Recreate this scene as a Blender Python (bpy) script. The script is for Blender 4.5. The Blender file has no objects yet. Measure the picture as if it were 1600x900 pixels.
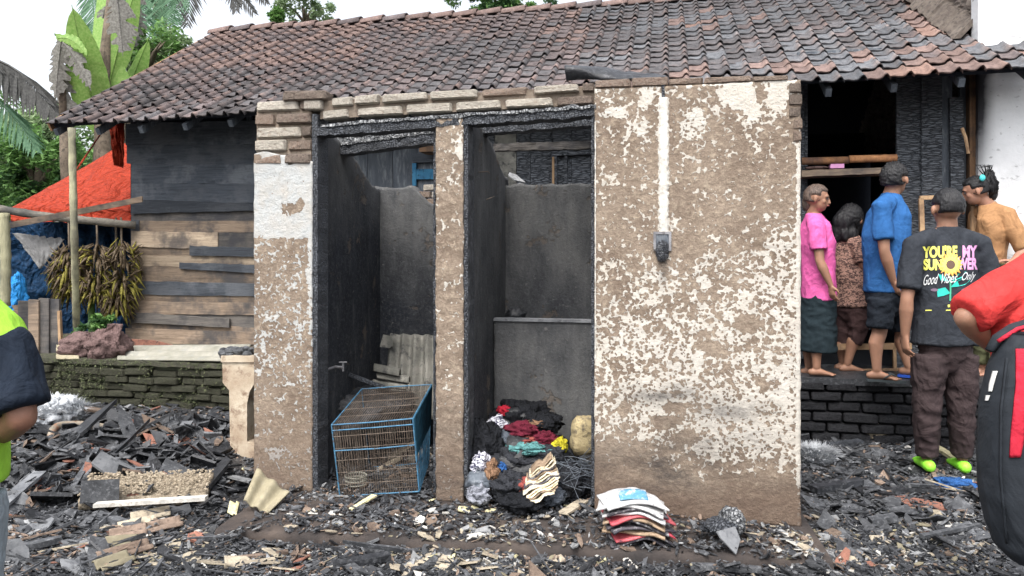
import bpy, bmesh, math, random
import numpy as np
from mathutils import Vector, Matrix, noise
from mathutils.bvhtree import BVHTree
random.seed(7); R = random.Random(11)
SC = bpy.context.scene; C = SC.collection
# ---------------------------------------------------------------- camera
F = 1155.6; HZ = 395.0; CH = 1.33
cam = bpy.data.objects.new('camera', bpy.data.cameras.new('camera')); C.objects.link(cam)
cam.location = (0, 0, CH); cam.rotation_euler = (math.pi/2, 0, 0)
cam.data.sensor_width = 36; cam.data.lens = 26; cam.data.shift_y = -(450-HZ)/1600
cam.data.clip_end = 600; cam.data.clip_start = .05; SC.camera = cam
# ---------------------------------------------------------------- light
SC.view_settings.view_transform = 'Standard'; SC.view_settings.look = 'None'
SC.view_settings.exposure = 0.5; SC.view_settings.gamma = 1
w = bpy.data.worlds.new('World'); SC.world = w; w.use_nodes = True
nt = w.node_tree; bg = nt.nodes['Background']
SUN_EL, SUN_AZ = math.radians(58), math.radians(200)     # azimuth from +Y clockwise: behind the camera
sky = nt.nodes.new('ShaderNodeTexSky'); sky.sky_type = 'NISHITA'; sky.sun_disc = False
sky.sun_elevation = SUN_EL; sky.sun_rotation = SUN_AZ; sky.air_density = 1.0; sky.dust_density = 5.0; sky.ozone_density = 1
hs = nt.nodes.new('ShaderNodeHueSaturation'); hs.inputs['Saturation'].default_value = .30; hs.inputs['Value'].default_value = 1.9
nt.links.new(sky.outputs[0], hs.inputs['Color']); nt.links.new(hs.outputs[0], bg.inputs[0]); bg.inputs[1].default_value = .15
sl = bpy.data.lights.new('sun', 'SUN'); sl.energy = 1.5; sl.angle = math.radians(25); sl.color = (1, .96, .9)
so = bpy.data.objects.new('sun', sl); C.objects.link(so)
sd = Vector((math.sin(SUN_AZ)*math.cos(SUN_EL), math.cos(SUN_AZ)*math.cos(SUN_EL), math.sin(SUN_EL)))
so.rotation_euler = sd.to_track_quat('Z', 'Y').to_euler()

# ---------------------------------------------------------------- place frames
V = Vector
O = V((1.265, 3.27, 0)); A = V((-.979, .204, 0)); B = V((.204, .979, 0)); UP = V((0, 0, 1)); CAM = V((0, 0, CH))
def ray(px, py): return V(((px-800)/F, 1, (HZ-py)/F))
def P(px, py, d): return CAM + ray(px, py)*d
def W(px, py, off=0.):
    r = ray(px, py); t = ((O+B*off)-CAM).dot(B)/r.dot(B); return CAM + r*t
def G(px, py, z=0.):
    r = ray(px, py); return CAM + r*((z-CH)/r.z)
def pix(p): return (800+F*p.x/p.y, HZ-F*(p.z-CH)/p.y)
def sa(p): return (p-O).dot(A)
def lerp(a, b, t): return a+(b-a)*t
def clamp(x, a=0., b=1.): return a if x < a else b if x > b else x
def sstep(a, b, x):
    t = clamp((x-a)/(b-a)); return t*t*(3-2*t)
def N(p, s=1., o=0): return noise.noise(V((p[0]*s+o, p[1]*s+o*1.7, p[2]*s-o)))
def FB(p, s=1., o=0, k=4):
    v = 0; a = 1; t = 0
    for i in range(k): v += a*noise.noise(V((p[0]*s+o, p[1]*s+o*1.7, p[2]*s-o))); t += a; a *= .5; s *= 2.1
    return v/t

# ---------------------------------------------------------------- materials
def lin(c): return tuple((x/12.92 if x <= .04045 else ((x+.055)/1.055)**2.4) for x in c)
class NT:
    def __init__(s, name):
        s.m = bpy.data.materials.new(name); s.m.use_nodes = True; s.t = s.m.node_tree; s.b = s.t.nodes['Principled BSDF']
        s.tc = s.t.nodes.new('ShaderNodeTexCoord').outputs['Object']
    def n(s, typ, **kw):
        x = s.t.nodes.new(typ)
        for k, v in kw.items():
            if k in x.inputs: x.inputs[k].default_value = v
            else: setattr(x, k, v)
        return x
    def L(s, a, b): s.t.links.new(a, b)
    def rnd(s):  # random offset coordinates per object
        oi = s.n('ShaderNodeObjectInfo'); m = s.n('ShaderNodeVectorMath', operation='MULTIPLY_ADD')
        cb = s.n('ShaderNodeCombineXYZ'); s.L(oi.outputs['Random'], cb.inputs[0]); s.L(oi.outputs['Random'], cb.inputs[2])
        s.L(cb.outputs[0], m.inputs[0]); m.inputs[1].default_value = (37, 0, 53); s.L(s.tc, m.inputs[2]); s.tc = m.outputs[0]; s.rand = oi.outputs['Random']
    def mp(s, sc=(1, 1, 1), rot=(0, 0, 0)):
        x = s.n('ShaderNodeMapping'); x.inputs['Scale'].default_value = sc; x.inputs['Rotation'].default_value = rot; s.L(s.tc, x.inputs[0]); return x.outputs[0]
    def noise(s, scale, detail=4, rough=.6, vec=None, dist=0.):
        x = s.n('ShaderNodeTexNoise', Scale=scale, Detail=detail, Roughness=rough, Distortion=dist); s.L(vec or s.tc, x.inputs['Vector']); return x.outputs['Fac']
    def vor(s, scale, feature='F1', vec=None, rand=1.):
        x = s.n('ShaderNodeTexVoronoi', Scale=scale, Randomness=rand); x.feature = feature; s.L(vec or s.tc, x.inputs['Vector']); return x.outputs['Distance']
    def ramp(s, fac, stops, interp='LINEAR'):
        x = s.n('ShaderNodeValToRGB'); e = x.color_ramp.elements; x.color_ramp.interpolation = interp
        while len(e) < len(stops): e.new(.5)
        for i, (p, c) in enumerate(stops):
            e[i].position = p; e[i].color = (*c, 1) if isinstance(c, (tuple, list)) else (c, c, c, 1)
        s.L(fac, x.inputs[0]); return x.outputs[0]
    def mix(s, fac, a, b, mode='MIX'):
        x = s.n('ShaderNodeMix', data_type='RGBA', blend_type=mode)
        for sock, v in ((x.inputs[0], fac), (x.inputs[6], a), (x.inputs[7], b)):
            if isinstance(v, (int, float)): sock.default_value = v
            elif isinstance(v, tuple): sock.default_value = (*v, 1)
            else: s.L(v, sock)
        return x.outputs[2]
    def math(s, op, a, b=0., c=None, cl=False):
        x = s.n('ShaderNodeMath', operation=op, use_clamp=cl)
        for i, v in enumerate((a, b) if c is None else (a, b, c)):
            if isinstance(v, (int, float)): x.inputs[i].default_value = v
            else: s.L(v, x.inputs[i])
        return x.outputs[0]
    def attr(s, name):
        x = s.n('ShaderNodeAttribute', attribute_name=name); return x.outputs['Fac']
    def bump(s, h, dist=.01, st=1., nrm=None):
        x = s.n('ShaderNodeBump', Strength=st, Distance=dist); s.L(h, x.inputs['Height'])
        if nrm: s.L(nrm, x.inputs['Normal'])
        return x.outputs[0]
    def out(s, col=None, rough=.85, nrm=None, spec=.3):
        if col is not None:
            if isinstance(col, tuple): s.b.inputs['Base Color'].default_value = (*col, 1)
            else: s.L(col, s.b.inputs['Base Color'])
        if isinstance(rough, (int, float)): s.b.inputs['Roughness'].default_value = rough
        else: s.L(rough, s.b.inputs['Roughness'])
        s.b.inputs['Specular IOR Level'].default_value = spec
        if nrm: s.L(nrm, s.b.inputs['Normal'])
        return s.m
def mottled(name, c1, c2, c3=None, scale=8, rough=.9, bs=60, bd=.004, spec=.25, stretch=(1, 1, 1), rand=True):
    s = NT(name)
    if rand: s.rnd()
    v = s.mp(stretch)
    a = s.noise(scale, 6, .65, v); col = s.ramp(a, [(.35, c1), (.65, c2)])
    if c3:
        b = s.noise(scale*2.7, 5, .7, v); f = s.ramp(b, [(.52, 0), (.66, 1)]); col = s.mix(f, col, c3)
    h = s.noise(bs, 5, .7, v)
    if rand: 
        k = s.math('MULTIPLY_ADD', s.rand, .5, .75); col = s.mix(1., col, s_rgb(s, k), 'MULTIPLY')
    return s.out(col, rough, s.bump(h, bd), spec)
def s_rgb(s, k):
    x = s.n('ShaderNodeCombineColor'); 
    for i in range(3): s.L(k, x.inputs[i])
    return x.outputs[0]
M = {}
# --- charred wood with alligator cracks
def char(name, ash=.35, base=(.018, .021, .028), hi=(.075, .084, .1), white=(.42, .43, .44), ax=(1, 1, 1), sc=75):
    s = NT(name); s.rnd(); v = s.mp(ax)
    n = s.noise(9, 4, .6, v); vv = s.n('ShaderNodeVectorMath', operation='MULTIPLY_ADD'); s.L(v, vv.inputs[2])
    nc = s.n('ShaderNodeTexNoise', Scale=14., Detail=3.); s.L(v, nc.inputs['Vector']); s.L(nc.outputs['Color'], vv.inputs[0]); vv.inputs[1].default_value = (.05, .05, .05)
    d = s.vor(sc, 'DISTANCE_TO_EDGE', vv.outputs[0]); e = s.ramp(d, [(0, 0), (.16, 1)])
    col = s.mix(e, base, hi); nn = s.noise(45, 5, .7, v)
    col = s.mix(s.ramp(n, [(.35, 0), (.7, .75)]), col, base)
    col = s.mix(s.math('MULTIPLY', s.ramp(nn, [(.5, 0), (.68, 1)]), s.math('MULTIPLY', s.ramp(n, [(.3, 0), (.62, 1)]), ash)), col, white)
    return s.out(col, .55, s.bump(s.math('ADD', e, s.math('MULTIPLY', nn, .8)), .007), .5)
M['char'] = char('charred_wood', .15); M['char_ash'] = char('ash_crusted_charred_wood', 1.0, hi=(.2, .21, .22), white=(.75, .76, .77), sc=60)
M['char_plank'] = char('charred_plank_wood', .12, base=(.022, .026, .033), hi=(.1, .112, .13), ax=(.45, .45, 2.4), sc=30)
M['char_plain'] = mottled('smooth_soot_black_wood', (.045, .053, .066), (.1, .115, .135), (.15, .165, .18), 6, .7, 40, .003, stretch=(2, 2, .4))
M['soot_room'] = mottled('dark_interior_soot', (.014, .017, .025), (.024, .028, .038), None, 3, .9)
# --- plaster with flaking white paint, driven by control attributes
def plaster(name, brown1=(.185, .142, .11), brown2=(.31, .25, .195), white=(.56, .53, .475), k=2.9):
    s = NT(name)
    paint = s.attr('paint'); soot = s.attr('soot'); damp = s.attr('damp')
    n1 = s.noise(24, 8, .64, None, .5); nd = s.n('ShaderNodeTexNoise', Scale=38., Detail=4.); s.L(s.tc, nd.inputs['Vector']); vd = s.n('ShaderNodeVectorMath', operation='MULTIPLY_ADD'); s.L(nd.outputs['Color'], vd.inputs[0]); vd.inputs[1].default_value = (.022, .022, .022); s.L(s.tc, vd.inputs[2]); n2 = s.vor(62, 'F1', vd.outputs[0]); n4 = s.vor(27, 'F1', vd.outputs[0]); n3 = s.noise(8, 3, .6); n5 = s.noise(95, 3, .6)
    v = s.math('MULTIPLY_ADD', s.math('SUBTRACT', n1, .5), k, s.math('SUBTRACT', s.math('MULTIPLY', paint, 1.35), .93))
    v = s.math('MULTIPLY_ADD', s.math('SUBTRACT', n2, .46), 1.9, v)
    v = s.math('MULTIPLY_ADD', s.math('SUBTRACT', n4, .46), 1.1, v)
    v = s.math('MULTIPLY_ADD', s.math('SUBTRACT', n5, .5), .45, v)
    v = s.math('MULTIPLY_ADD', s.math('SUBTRACT', n3, .5), 1.7, v)
    mask = s.math('MULTIPLY_ADD', v, 13., .5, True)
    edge = s.math('MULTIPLY_ADD', v, 2.5, .6, True)
    b = s.ramp(s.noise(5, 5, .6), [(.35, brown1), (.65, brown2)]); fine = s.noise(70, 6, .75)
    b = s.mix(s.ramp(fine, [(.35, .55), (.6, 0)]), b, (.15, .11, .08))
    g = s.noise(38, 5, .7); b = s.mix(s.ramp(g, [(.5, 0), (.7, .65)]), b, (.46, .385, .295)); b = s.mix(s.ramp(s.noise(130, 5, .75), [(.5, 0), (.72, .5)]), b, (.10, .075, .058))
    wcol = s.mix(s.ramp(s.noise(12, 6, .7), [(.42, 0), (.72, .6)]), white, (.44, .38, .31)); wcol = s.mix(s.ramp(s.noise(3, 5, .6), [(.4, 0), (.7, .35)]), wcol, (.5, .49, .47))
    col = s.mix(mask, b, wcol)
    st = s.math('MULTIPLY', soot, s.math('MULTIPLY_ADD', s.math('SUBTRACT', s.noise(10, 8, .72, s.mp((.6, .6, 1.6))), .5), 4., .62), None, True)
    col = s.mix(st, col, (.055, .05, .048)); 
    col = s.mix(s.math('MULTIPLY', damp, s.math('MULTIPLY_ADD', s.noise(6, 6, .7), 1.3, .3), None, True), col, (.135, .095, .072))
    h = s.math('ADD', s.math('MULTIPLY', mask, .55), s.math('MULTIPLY', fine, .8)); h = s.math('ADD', h, s.math('MULTIPLY', g, 1.1))
    return s.out(col, .92, s.bump(h, .008, 1.), .2)
M['plaster'] = plaster('flaking_painted_plaster'); M['plaster_cool'] = plaster('flaking_cool_white_plaster', white=(.43, .445, .445))
def sootwall(name):
    s = NT(name); 
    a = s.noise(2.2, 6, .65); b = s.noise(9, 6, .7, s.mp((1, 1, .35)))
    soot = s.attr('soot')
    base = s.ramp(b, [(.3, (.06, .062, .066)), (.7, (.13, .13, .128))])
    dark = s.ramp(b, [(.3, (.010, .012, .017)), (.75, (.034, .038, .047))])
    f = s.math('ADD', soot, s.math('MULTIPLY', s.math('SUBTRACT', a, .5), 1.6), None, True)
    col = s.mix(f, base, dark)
    ch = s.ramp(s.noise(34, 6, .7), [(.62, 0), (.68, .55)]); col = s.mix(ch, col, (.2, .195, .185)); stv = s.noise(13, 6, .7, s.mp((1, 1, .22))); col = s.mix(s.ramp(stv, [(.54, 0), (.72, .35)]), col, (.15, .152, .15)); col = s.mix(s.ramp(stv, [(.28, .5), (.46, 0)]), col, (.014, .017, .023)); col = s.mix(s.ramp(s.noise(55, 5, .7), [(.5, 0), (.7, .35)]), col, (.13, .135, .14)); ck = s.vor(4.2, 'DISTANCE_TO_EDGE', s.mp((1, 1, .8))); col = s.mix(s.ramp(ck, [(.0, .3), (.004, 0)]), col, (.01, .01, .012)); pt = s.ramp(s.noise(6, 7, .7), [(.6, 0), (.63, .6)]); col = s.mix(pt, col, (.13, .105, .085))
    h = s.math('ADD', s.noise(60, 5, .7), s.math('MULTIPLY', pt, -1.2)); return s.out(col, .8, s.bump(h, .006), .3)
M['sootwall'] = sootwall('soot_stained_render')
# --- bricks
def brick_mat(name, cols, dirt=(.05, .045, .04), d=.35, white=None, wd=.0):
    s = NT(name); s.tc = s.mp((3., 1.6, 1.)); s.rnd(); n = s.noise(7, 6, .65)
    x = s.ramp(s.rand, [((i+.001)/len(cols), c) for i, c in enumerate(cols)])
    col = s.mix(s.math('MULTIPLY', s.ramp(n, [(.4, 0), (.7, 1)]), d), x, dirt)
    if white: col = s.mix(s.math('MULTIPLY', s.ramp(s.noise(4, 7, .72), [(.36, 0), (.5, 1)]), wd), col, white)
    h = s.math('ADD', s.noise(9, 7, .75), s.math('MULTIPLY', s.noise(2.6, 4, .6), 1.)); col = s.mix(s.ramp(s.noise(3.5, 5, .75), [(.5, .0), (.7, .45)]), col, dirt); return s.out(col, .95, s.bump(h, .04), .12)
M['brick_pale'] = brick_mat('pale_limed_brick', [(.6, .52, .42), (.52, .42, .33), (.64, .57, .48)], (.3, .2, .16), .4, (.74, .69, .6), .9)
M['brick_red'] = brick_mat('weathered_red_brick', [(.34, .18, .135), (.3, .2, .155), (.38, .25, .19)], (.13, .1, .085), .6, (.5, .42, .35), .6)
M['brick_dull'] = brick_mat('dull_brown_brick', [(.25, .17, .14), (.22, .16, .135)], (.12, .1, .085), .6, (.42, .36, .3), .5)
M['brick_char'] = brick_mat('charred_brick', [(.022, .024, .03), (.035, .036, .042), (.018, .019, .024)], (.01, .01, .012), .6, (.11, .11, .115), .25)
M['mortar_char'] = mottled('charred_mortar', (.008, .009, .011), (.02, .02, .024), None, 14, .95)
M['mortar'] = mottled('old_lime_mortar', (.2, .16, .125), (.3, .25, .2), (.12, .09, .075), 18, .95, 50, .006)
M['moss_brick'] = None
M['mortar_dark'] = mottled('rough_sooty_mortar', (.11, .09, .078), (.2, .17, .145), (.07, .06, .055), 10, .95, 30, .012)
def moss():
    s = NT('mossy_brick'); s.rnd(); n = s.noise(9, 6, .7); n2 = s.noise(34, 6, .7)
    col = s.ramp(n, [(.3, (.04, .04, .03)), (.5, (.08, .08, .06)), (.7, (.115, .1, .085))])
    col = s.mix(s.ramp(n2, [(.5, 0), (.66, .8)]), col, (.11, .13, .06)); col = s.mix(s.ramp(s.noise(60, 3, .6), [(.62, 0), (.72, .6)]), col, (.24, .25, .17))
    return s.out(col, .95, s.bump(s.math('ADD', n2, s.noise(90, 4, .7)), .02), .15)
M['moss_brick'] = moss()
M['moss_core'] = mottled('mossy_mortar', (.035, .038, .027), (.07, .075, .05), None, 16, .95)
# --- tiles
def tile_mat(name, c1, c2, lobe, lf=.7):
    s = NT(name); s.rnd(); n = s.noise(22, 6, .65); at = s.attr('lobe')
    col = s.ramp(n, [(.35, c1), (.66, c2)])
    f = s.math('MULTIPLY', at, s.math('MULTIPLY', s.ramp(s.noise(7, 3, .5), [(.4, 0), (.6, 1)]), lf)); col = s.mix(f, col, lobe)
    col = s.mix(1., col, s_rgb(s, s.math('MULTIPLY_ADD', s.rand, .36, .62)), 'MULTIPLY')
    col = s.mix(s.ramp(s.noise(42, 6, .75), [(.5, 0), (.7, .75)]), col, (.035, .034, .037)); col = s.mix(s.ramp(s.noise(75, 4, .7), [(.62, 0), (.72, .5)]), col, (.26, .23, .21))
    return s.out(col, .92, s.bump(s.noise(90, 5, .7), .004), .12)
TM = [tile_mat('clay_tile_sooty_grey', (.085, .083, .088), (.16, .152, .158), (.27, .19, .165)),
      tile_mat('clay_tile_brown', (.11, .092, .093), (.19, .16, .16), (.31, .21, .18)),
      tile_mat('clay_tile_faded_pink', (.17, .122, .112), (.27, .195, .175), (.36, .25, .21)),
      tile_mat('clay_tile_orange', (.23, .15, .125), (.31, .205, .17), (.36, .25, .21)),
      tile_mat('clay_tile_blue_grey', (.1, .105, .116), (.18, .186, .2), (.3, .23, .205)),
      tile_mat('clay_tile_dark', (.06, .056, .059), (.115, .107, .108), (.17, .135, .125))]
# --- woods
def plank_mat(name, c1, c2, c3, ax=(.5, .5, 9)):
    s = NT(name); s.rnd(); v = s.mp(ax); n = s.noise(5, 6, .65, v, .3); n2 = s.noise(22, 5, .7, v); n0 = s.noise(3.2, 4, .65)
    col = s.ramp(n, [(.3, c1), (.68, c2)]); col = s.mix(s.ramp(n0, [(.46, 0), (.62, .85)]), col, c3)
    col = s.mix(s.ramp(n2, [(.3, .5), (.5, 0)]), col, tuple(x*.35 for x in c1))
    col = s.mix(1., col, s_rgb(s, s.math('MULTIPLY_ADD', s.rand, .7, .65)), 'MULTIPLY'); col = s.mix(s.ramp(s.noise(1.6, 5, .7), [(.52, 0), (.7, .7)]), col, (.04, .043, .05))
    return s.out(col, .85, s.bump(n2, .006), .25)
M['pl_dark'] = plank_mat('scorched_dark_plank', (.03, .036, .046), (.07, .08, .095), (.12, .13, .145))
M['pl_grey'] = plank_mat('weathered_grey_plank', (.075, .07, .068), (.16, .145, .13), (.05, .05, .055))
M['pl_tan'] = plank_mat('bare_tan_plank', (.26, .2, .145), (.46, .37, .27), (.14, .115, .095))
M['pl_brown'] = plank_mat('aged_brown_plank', (.13, .098, .074), (.27, .205, .15), (.075, .068, .064))
M['bamboo_orange'] = plank_mat('warm_brown_bamboo', (.3, .14, .06), (.46, .24, .11), (.2, .09, .045), (6, 6, 1))
M['post_brown'] = plank_mat('brown_timber', (.17, .095, .055), (.27, .16, .09), (.06, .045, .035), (7, 7, .7))
M['light_wood'] = plank_mat('light_timber', (.36, .23, .13), (.5, .34, .2), (.24, .15, .09), (3, 3, 1))
M['bamboo'] = plank_mat('grey_green_bamboo', (.26, .25, .16), (.4, .38, .25), (.18, .17, .12), (7, 7, .8))
M['bamboo_dk'] = plank_mat('smoked_bamboo', (.09, .085, .075), (.19, .17, .14), (.05, .05, .048), (1, 7, 7))
M['white_wall'] = None
def whitewall():
    s = NT('grubby_white_render'); n = s.noise(3, 5, .6); col = s.ramp(n, [(.35, (.66, .67, .68)), (.6, (.8, .81, .82))])
    at = s.attr('soot'); m = s.ramp(s.noise(14, 5, .6, s.mp((1, 1, 1.8))), [(.62, 0), (.68, .75)])
    col = s.mix(m, col, (.33, .33, .34)); col = s.mix(s.math('MULTIPLY', at, s.math('MULTIPLY_ADD', s.noise(6, 5, .6), .8, .6), None, True), col, (.04, .04, .045))
    return s.out(col, .9, s.bump(s.noise(30, 5, .6), .004), .2)
M['white_wall'] = whitewall()
# --- sheets, ash, debris
M['fibre'] = mottled('fibre_cement_sheet', (.17, .15, .10), (.28, .25, .175), (.2, .18, .13), 7, .9, 70, .002)
M['fibre_white'] = mottled('pale_fibre_cement_sheet', (.24, .235, .19), (.4, .385, .33), (.3, .3, .27), 6, .9, 70, .002)
M['fibre_grey'] = mottled('smoked_fibre_cement_sheet', (.1, .1, .09), (.27, .26, .23), (.05, .05, .05), 6, .9, 70, .002)
M['white_chip'] = mottled('broken_white_plaster', (.4, .39, .36), (.6, .58, .54), (.33, .3, .26), 20, .95, 60, .003)
M['yellow_chip'] = mottled('yellowed_foam_chip', (.46, .42, .24), (.62, .58, .36), (.3, .27, .17), 16, .95, 60, .003)
M['grey_chip'] = mottled('grey_ash_flake', (.17, .175, .18), (.31, .315, .32), (.08, .08, .085), 16, .9, 60, .003)
M['beige_chip'] = mottled('beige_board_flake', (.26, .22, .17), (.42, .37, .28), (.14, .12, .1), 16, .9, 60, .003)
M['tan_chip'] = mottled('brown_rubble', (.13, .095, .075), (.24, .18, .14), (.08, .06, .05), 16, .95, 60, .004)
M['red_chip'] = mottled('red_clay_shard', (.2, .09, .065), (.34, .16, .115), (.09, .06, .055), 14, .85, 60, .003)
M['coal'] = mottled('charcoal', (.008, .009, .011), (.026, .028, .033), (.07, .073, .08), 18, .5, 70, .004, .5)
M['coal2'] = mottled('grey_charcoal', (.026, .028, .032), (.08, .084, .092), (.14, .145, .155), 14, .7, 70, .004, .4)
M['slate'] = mottled('smoky_slate_sheet', (.09, .095, .104), (.2, .207, .218), (.06, .063, .07), 7, .75, 70, .003, .35)
def ground_mat():
    s = NT('sooty_ground'); n = s.noise(4, 8, .65); n2 = s.noise(30, 7, .75); n3 = s.vor(46)
    col = s.ramp(n, [(.3, (.012, .012, .014)), (.52, (.03, .028, .028)), (.72, (.075, .062, .053))])
    col = s.mix(s.ramp(n2, [(.5, 0), (.68, .7)]), col, (.16, .155, .15)); col = s.mix(s.ramp(n2, [(.3, .8), (.45, 0)]), col, (.012, .013, .015))
    return s.out(col, .8, s.bump(s.math('ADD', n2, s.math('MULTIPLY', n3, .7)), .014), .35)
M['ground'] = ground_mat()
def slab_mat():
    s = NT('grimy_concrete'); n = s.noise(3.5, 7, .65); n2 = s.noise(40, 6, .7)
    col = s.ramp(n, [(.3, (.018, .017, .018)), (.5, (.045, .037, .034)), (.72, (.10, .078, .065))])
    col = s.mix(s.ramp(n2, [(.56, 0), (.7, .6)]), col, (.05, .045, .042)); return s.out(col, .85, s.bump(n2, .006), .3)
M['slab'] = slab_mat()
M['earth'] = mottled('damp_earth', (.06, .05, .04), (.12, .1, .075), (.07, .1, .035), 3, .95, 20, .02, rand=False)
# --- cloth
def fabric(name, col, d=.75, rough=.85, ws=9, wd=.012, weave=0, mul=1.15):
    s = NT(name); n = s.math('ADD', s.noise(ws, 4, .55, None, .9), s.math('MULTIPLY', s.math('ABSOLUTE', s.math('SUBTRACT', s.noise(ws*.8, 3, .5, s.mp((1, 1, .55)), .6), .5)), -2.2)); wd = wd*1.5
    c = s.mix(s.ramp(s.noise(25, 5, .6), [(.3, 0), (.7, 1)]), tuple(x*d for x in col), tuple(min(1, x*mul) for x in col))
    return s.out(c, rough, s.bump(s.math('ADD', n, s.math('MULTIPLY', s.noise(240, 2, .5), .04)), wd, .9), .15)
M['pink'] = fabric('pink_cotton', (.66, .12, .34), .9); M['blue'] = fabric('blue_cotton', (.025, .10, .27), .85)
M['black_shirt'] = fabric('faded_black_cotton', (.03, .034, .042), .8); M['red_shirt'] = fabric('coral_red_cotton', (.5, .04, .038), .88)
M['lime'] = fabric('lime_vest', (.27, .52, .05), .9, ws=6); M['navy'] = fabric('black_sleeve', (.012, .018, .03), .8)
M['mustard'] = fabric('mustard_blouse', (.34, .185, .09), .85); M['skirt'] = fabric('dark_teal_skirt', (.016, .026, .032), .8, ws=6)
M['legging'] = fabric('brown_leggings', (.055, .032, .032), .85); M['shorts'] = fabric('black_shorts', (.014, .018, .025), .8)
M['trouser'] = fabric('dark_brown_trousers', (.045, .032, .033), .8, ws=7, wd=.02); M['olive'] = fabric('olive_trousers', (.08, .085, .045), .8)
M['jean'] = fabric('pale_grey_trousers', (.25, .29, .32), .8)
def leopard():
    s = NT('brown_leopard_print'); a = s.vor(75, 'DISTANCE_TO_EDGE', s.mp((1.3, 1.3, 1))); b = s.noise(50, 4, .6, s.mp((.7, .7, 1.3)), 1.2)
    col = s.mix(s.ramp(b, [(.46, 0), (.52, 1)]), (.32, .19, .15), (.045, .025, .025)); col = s.mix(s.ramp(a, [(.02, .4), (.08, 0)]), col, (.42, .28, .23))
    return s.out(col, .85, s.bump(s.noise(9, 4, .55, None, .6), .012, .9), .15)
M['leopard'] = leopard()
def skin(name, c):
    s = NT(name); n = s.noise(12, 4, .6); col = s.mix(s.ramp(n, [(.35, 0), (.7, 1)]), tuple(x*.85 for x in c), tuple(min(1, x*1.1) for x in c))
    m = s.out(col, .55, s.bump(s.noise(160, 3, .6), .001), .35); s.b.inputs['Subsurface Weight'].default_value = .08; s.b.inputs['Subsurface Radius'].default_value = (.02, .008, .004); return m
M['skin'] = skin('tan_skin', (.30, .16, .105)); M['skin_l'] = skin('light_brown_skin', (.36, .19, .13)); M['skin_d'] = skin('deep_brown_skin', (.21, .105, .07))
def hairm(name, c1, c2):
    s = NT(name); n = s.noise(34, 5, .7, s.mp((4, 4, .5)), .3); return s.out(s.ramp(n, [(.35, c1), (.7, c2)]), .5, s.bump(n, .006, 1.), .4)
M['hair'] = hairm('black_hair', (.006, .006, .007), (.022, .022, .025)); M['hair_b'] = hairm('greying_brown_hair', (.035, .024, .02), (.17, .12, .095))
M['lip'] = mottled('lip', (.3, .1, .09), (.36, .13, .11), rand=False); M['eye'] = mottled('eye_white', (.5, .48, .45), (.6, .58, .55), rand=False)
def flat(name, c, rough=.6, spec=.3):
    s = NT(name); n = s.noise(30, 4, .6); return s.out(s.mix(s.ramp(n, [(.3, 0), (.75, 1)]), tuple(x*.85 for x in c), c), rough, None, spec)
M['neon'] = flat('neon_green_rubber', (.32, .9, .06), .45); M['flip'] = flat('dark_flip_flop_sole', (.04, .05, .055)); M['flipblue'] = flat('blue_plastic', (.03, .1, .5), .4)
M['clip'] = flat('turquoise_plastic', (.08, .6, .62), .3); M['pr_yellow'] = flat('yellow_print', (.8, .78, .16)); M['pr_pink'] = flat('lilac_pink_print', (.72, .34, .6))
M['pr_white'] = flat('white_print', (.75, .77, .78)); M['pr_green'] = flat('green_print', (.07, .42, .26)); M['pr_teal'] = flat('teal_print', (.03, .5, .42)); M['pr_orange'] = flat('orange_petal_print', (.8, .42, .1)); M['pr_core'] = flat('brown_disc_print', (.12, .07, .05)); M['pr_grey'] = flat('mauve_print', (.2, .14, .2))
M['bag'] = fabric('black_bag_fabric', (.022, .026, .032), .8, .7, 5, .012); M['bag_red'] = fabric('crimson_bag_panel', (.42, .02, .04), .9, .7); M['label'] = flat('white_label', (.7, .7, .68))
M['tarp_red'] = fabric('orange_red_tarpaulin', (.32, .035, .014), .7, .6, 5, .08); M['tarp_blue'] = fabric('dark_blue_tarpaulin', (.008, .035, .085), .5, .6, 4, .10, mul=1.4); M['tarp_grey'] = fabric('grey_tarpaulin', (.2, .2, .2), .8)
M['blue_plastic'] = fabric('bright_blue_plastic_sheet', (.03, .25, .62), .7, .4, 14, .03); M['sack'] = fabric('dusty_mauve_sack', (.15, .1, .095), .6, .9, 10, .03)
M['blue_paint'] = mottled('chipped_blue_paint', (.035, .13, .24), (.06, .22, .36), (.02, .025, .03), 9)
M['metal'] = mottled('dull_metal', (.1, .1, .11), (.22, .22, .23), (.05, .04, .035), 12, .5); M['wire_blue'] = mottled('blue_coated_wire', (.03, .10, .18), (.07, .19, .30), (.07, .07, .07), 22, .5); M['wire'] = mottled('rusty_wire', (.085, .065, .052), (.17, .14, .115), (.04, .035, .03), 18, .7)
M['netting'] = fabric('blue_mesh_sheet', (.025, .09, .14), .8); M['cream'] = mottled('stained_cream_render', (.30, .23, .165), (.48, .42, .33), (.2, .14, .1), 5, .9, 50, .004)
M['rubber'] = mottled('faded_hose', (.14, .125, .1), (.28, .24, .19), (.2, .1, .06), 7, .6)
def leaf(name, c1, c2, sp=.3):
    s = NT(name); s.rnd(); n = s.noise(3, 4, .6); n2 = s.noise(40, 3, .6)
    col = s.mix(s.ramp(n2, [(.35, 0), (.65, 1)]), c1, c2); m = s.out(col, .55, None, sp)
    tr = s.n('ShaderNodeBsdfTranslucent'); s.L(col, tr.inputs[0]); mx = s.n('ShaderNodeMixShader'); mx.inputs[0].default_value = .3
    s.L(s.b.outputs[0], mx.inputs[1]); s.L(tr.outputs[0], mx.inputs[2]); s.L(mx.outputs[0], s.t.nodes['Material Output'].inputs[0]); return m
M['leaf1'] = leaf('dark_foliage', (.03, .075, .03), (.07, .15, .05)); M['leaf2'] = leaf('light_foliage', (.09, .2, .05), (.17, .3, .09)); M['leaf3'] = leaf('pale_foliage', (.16, .24, .12), (.28, .36, .2))
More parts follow.
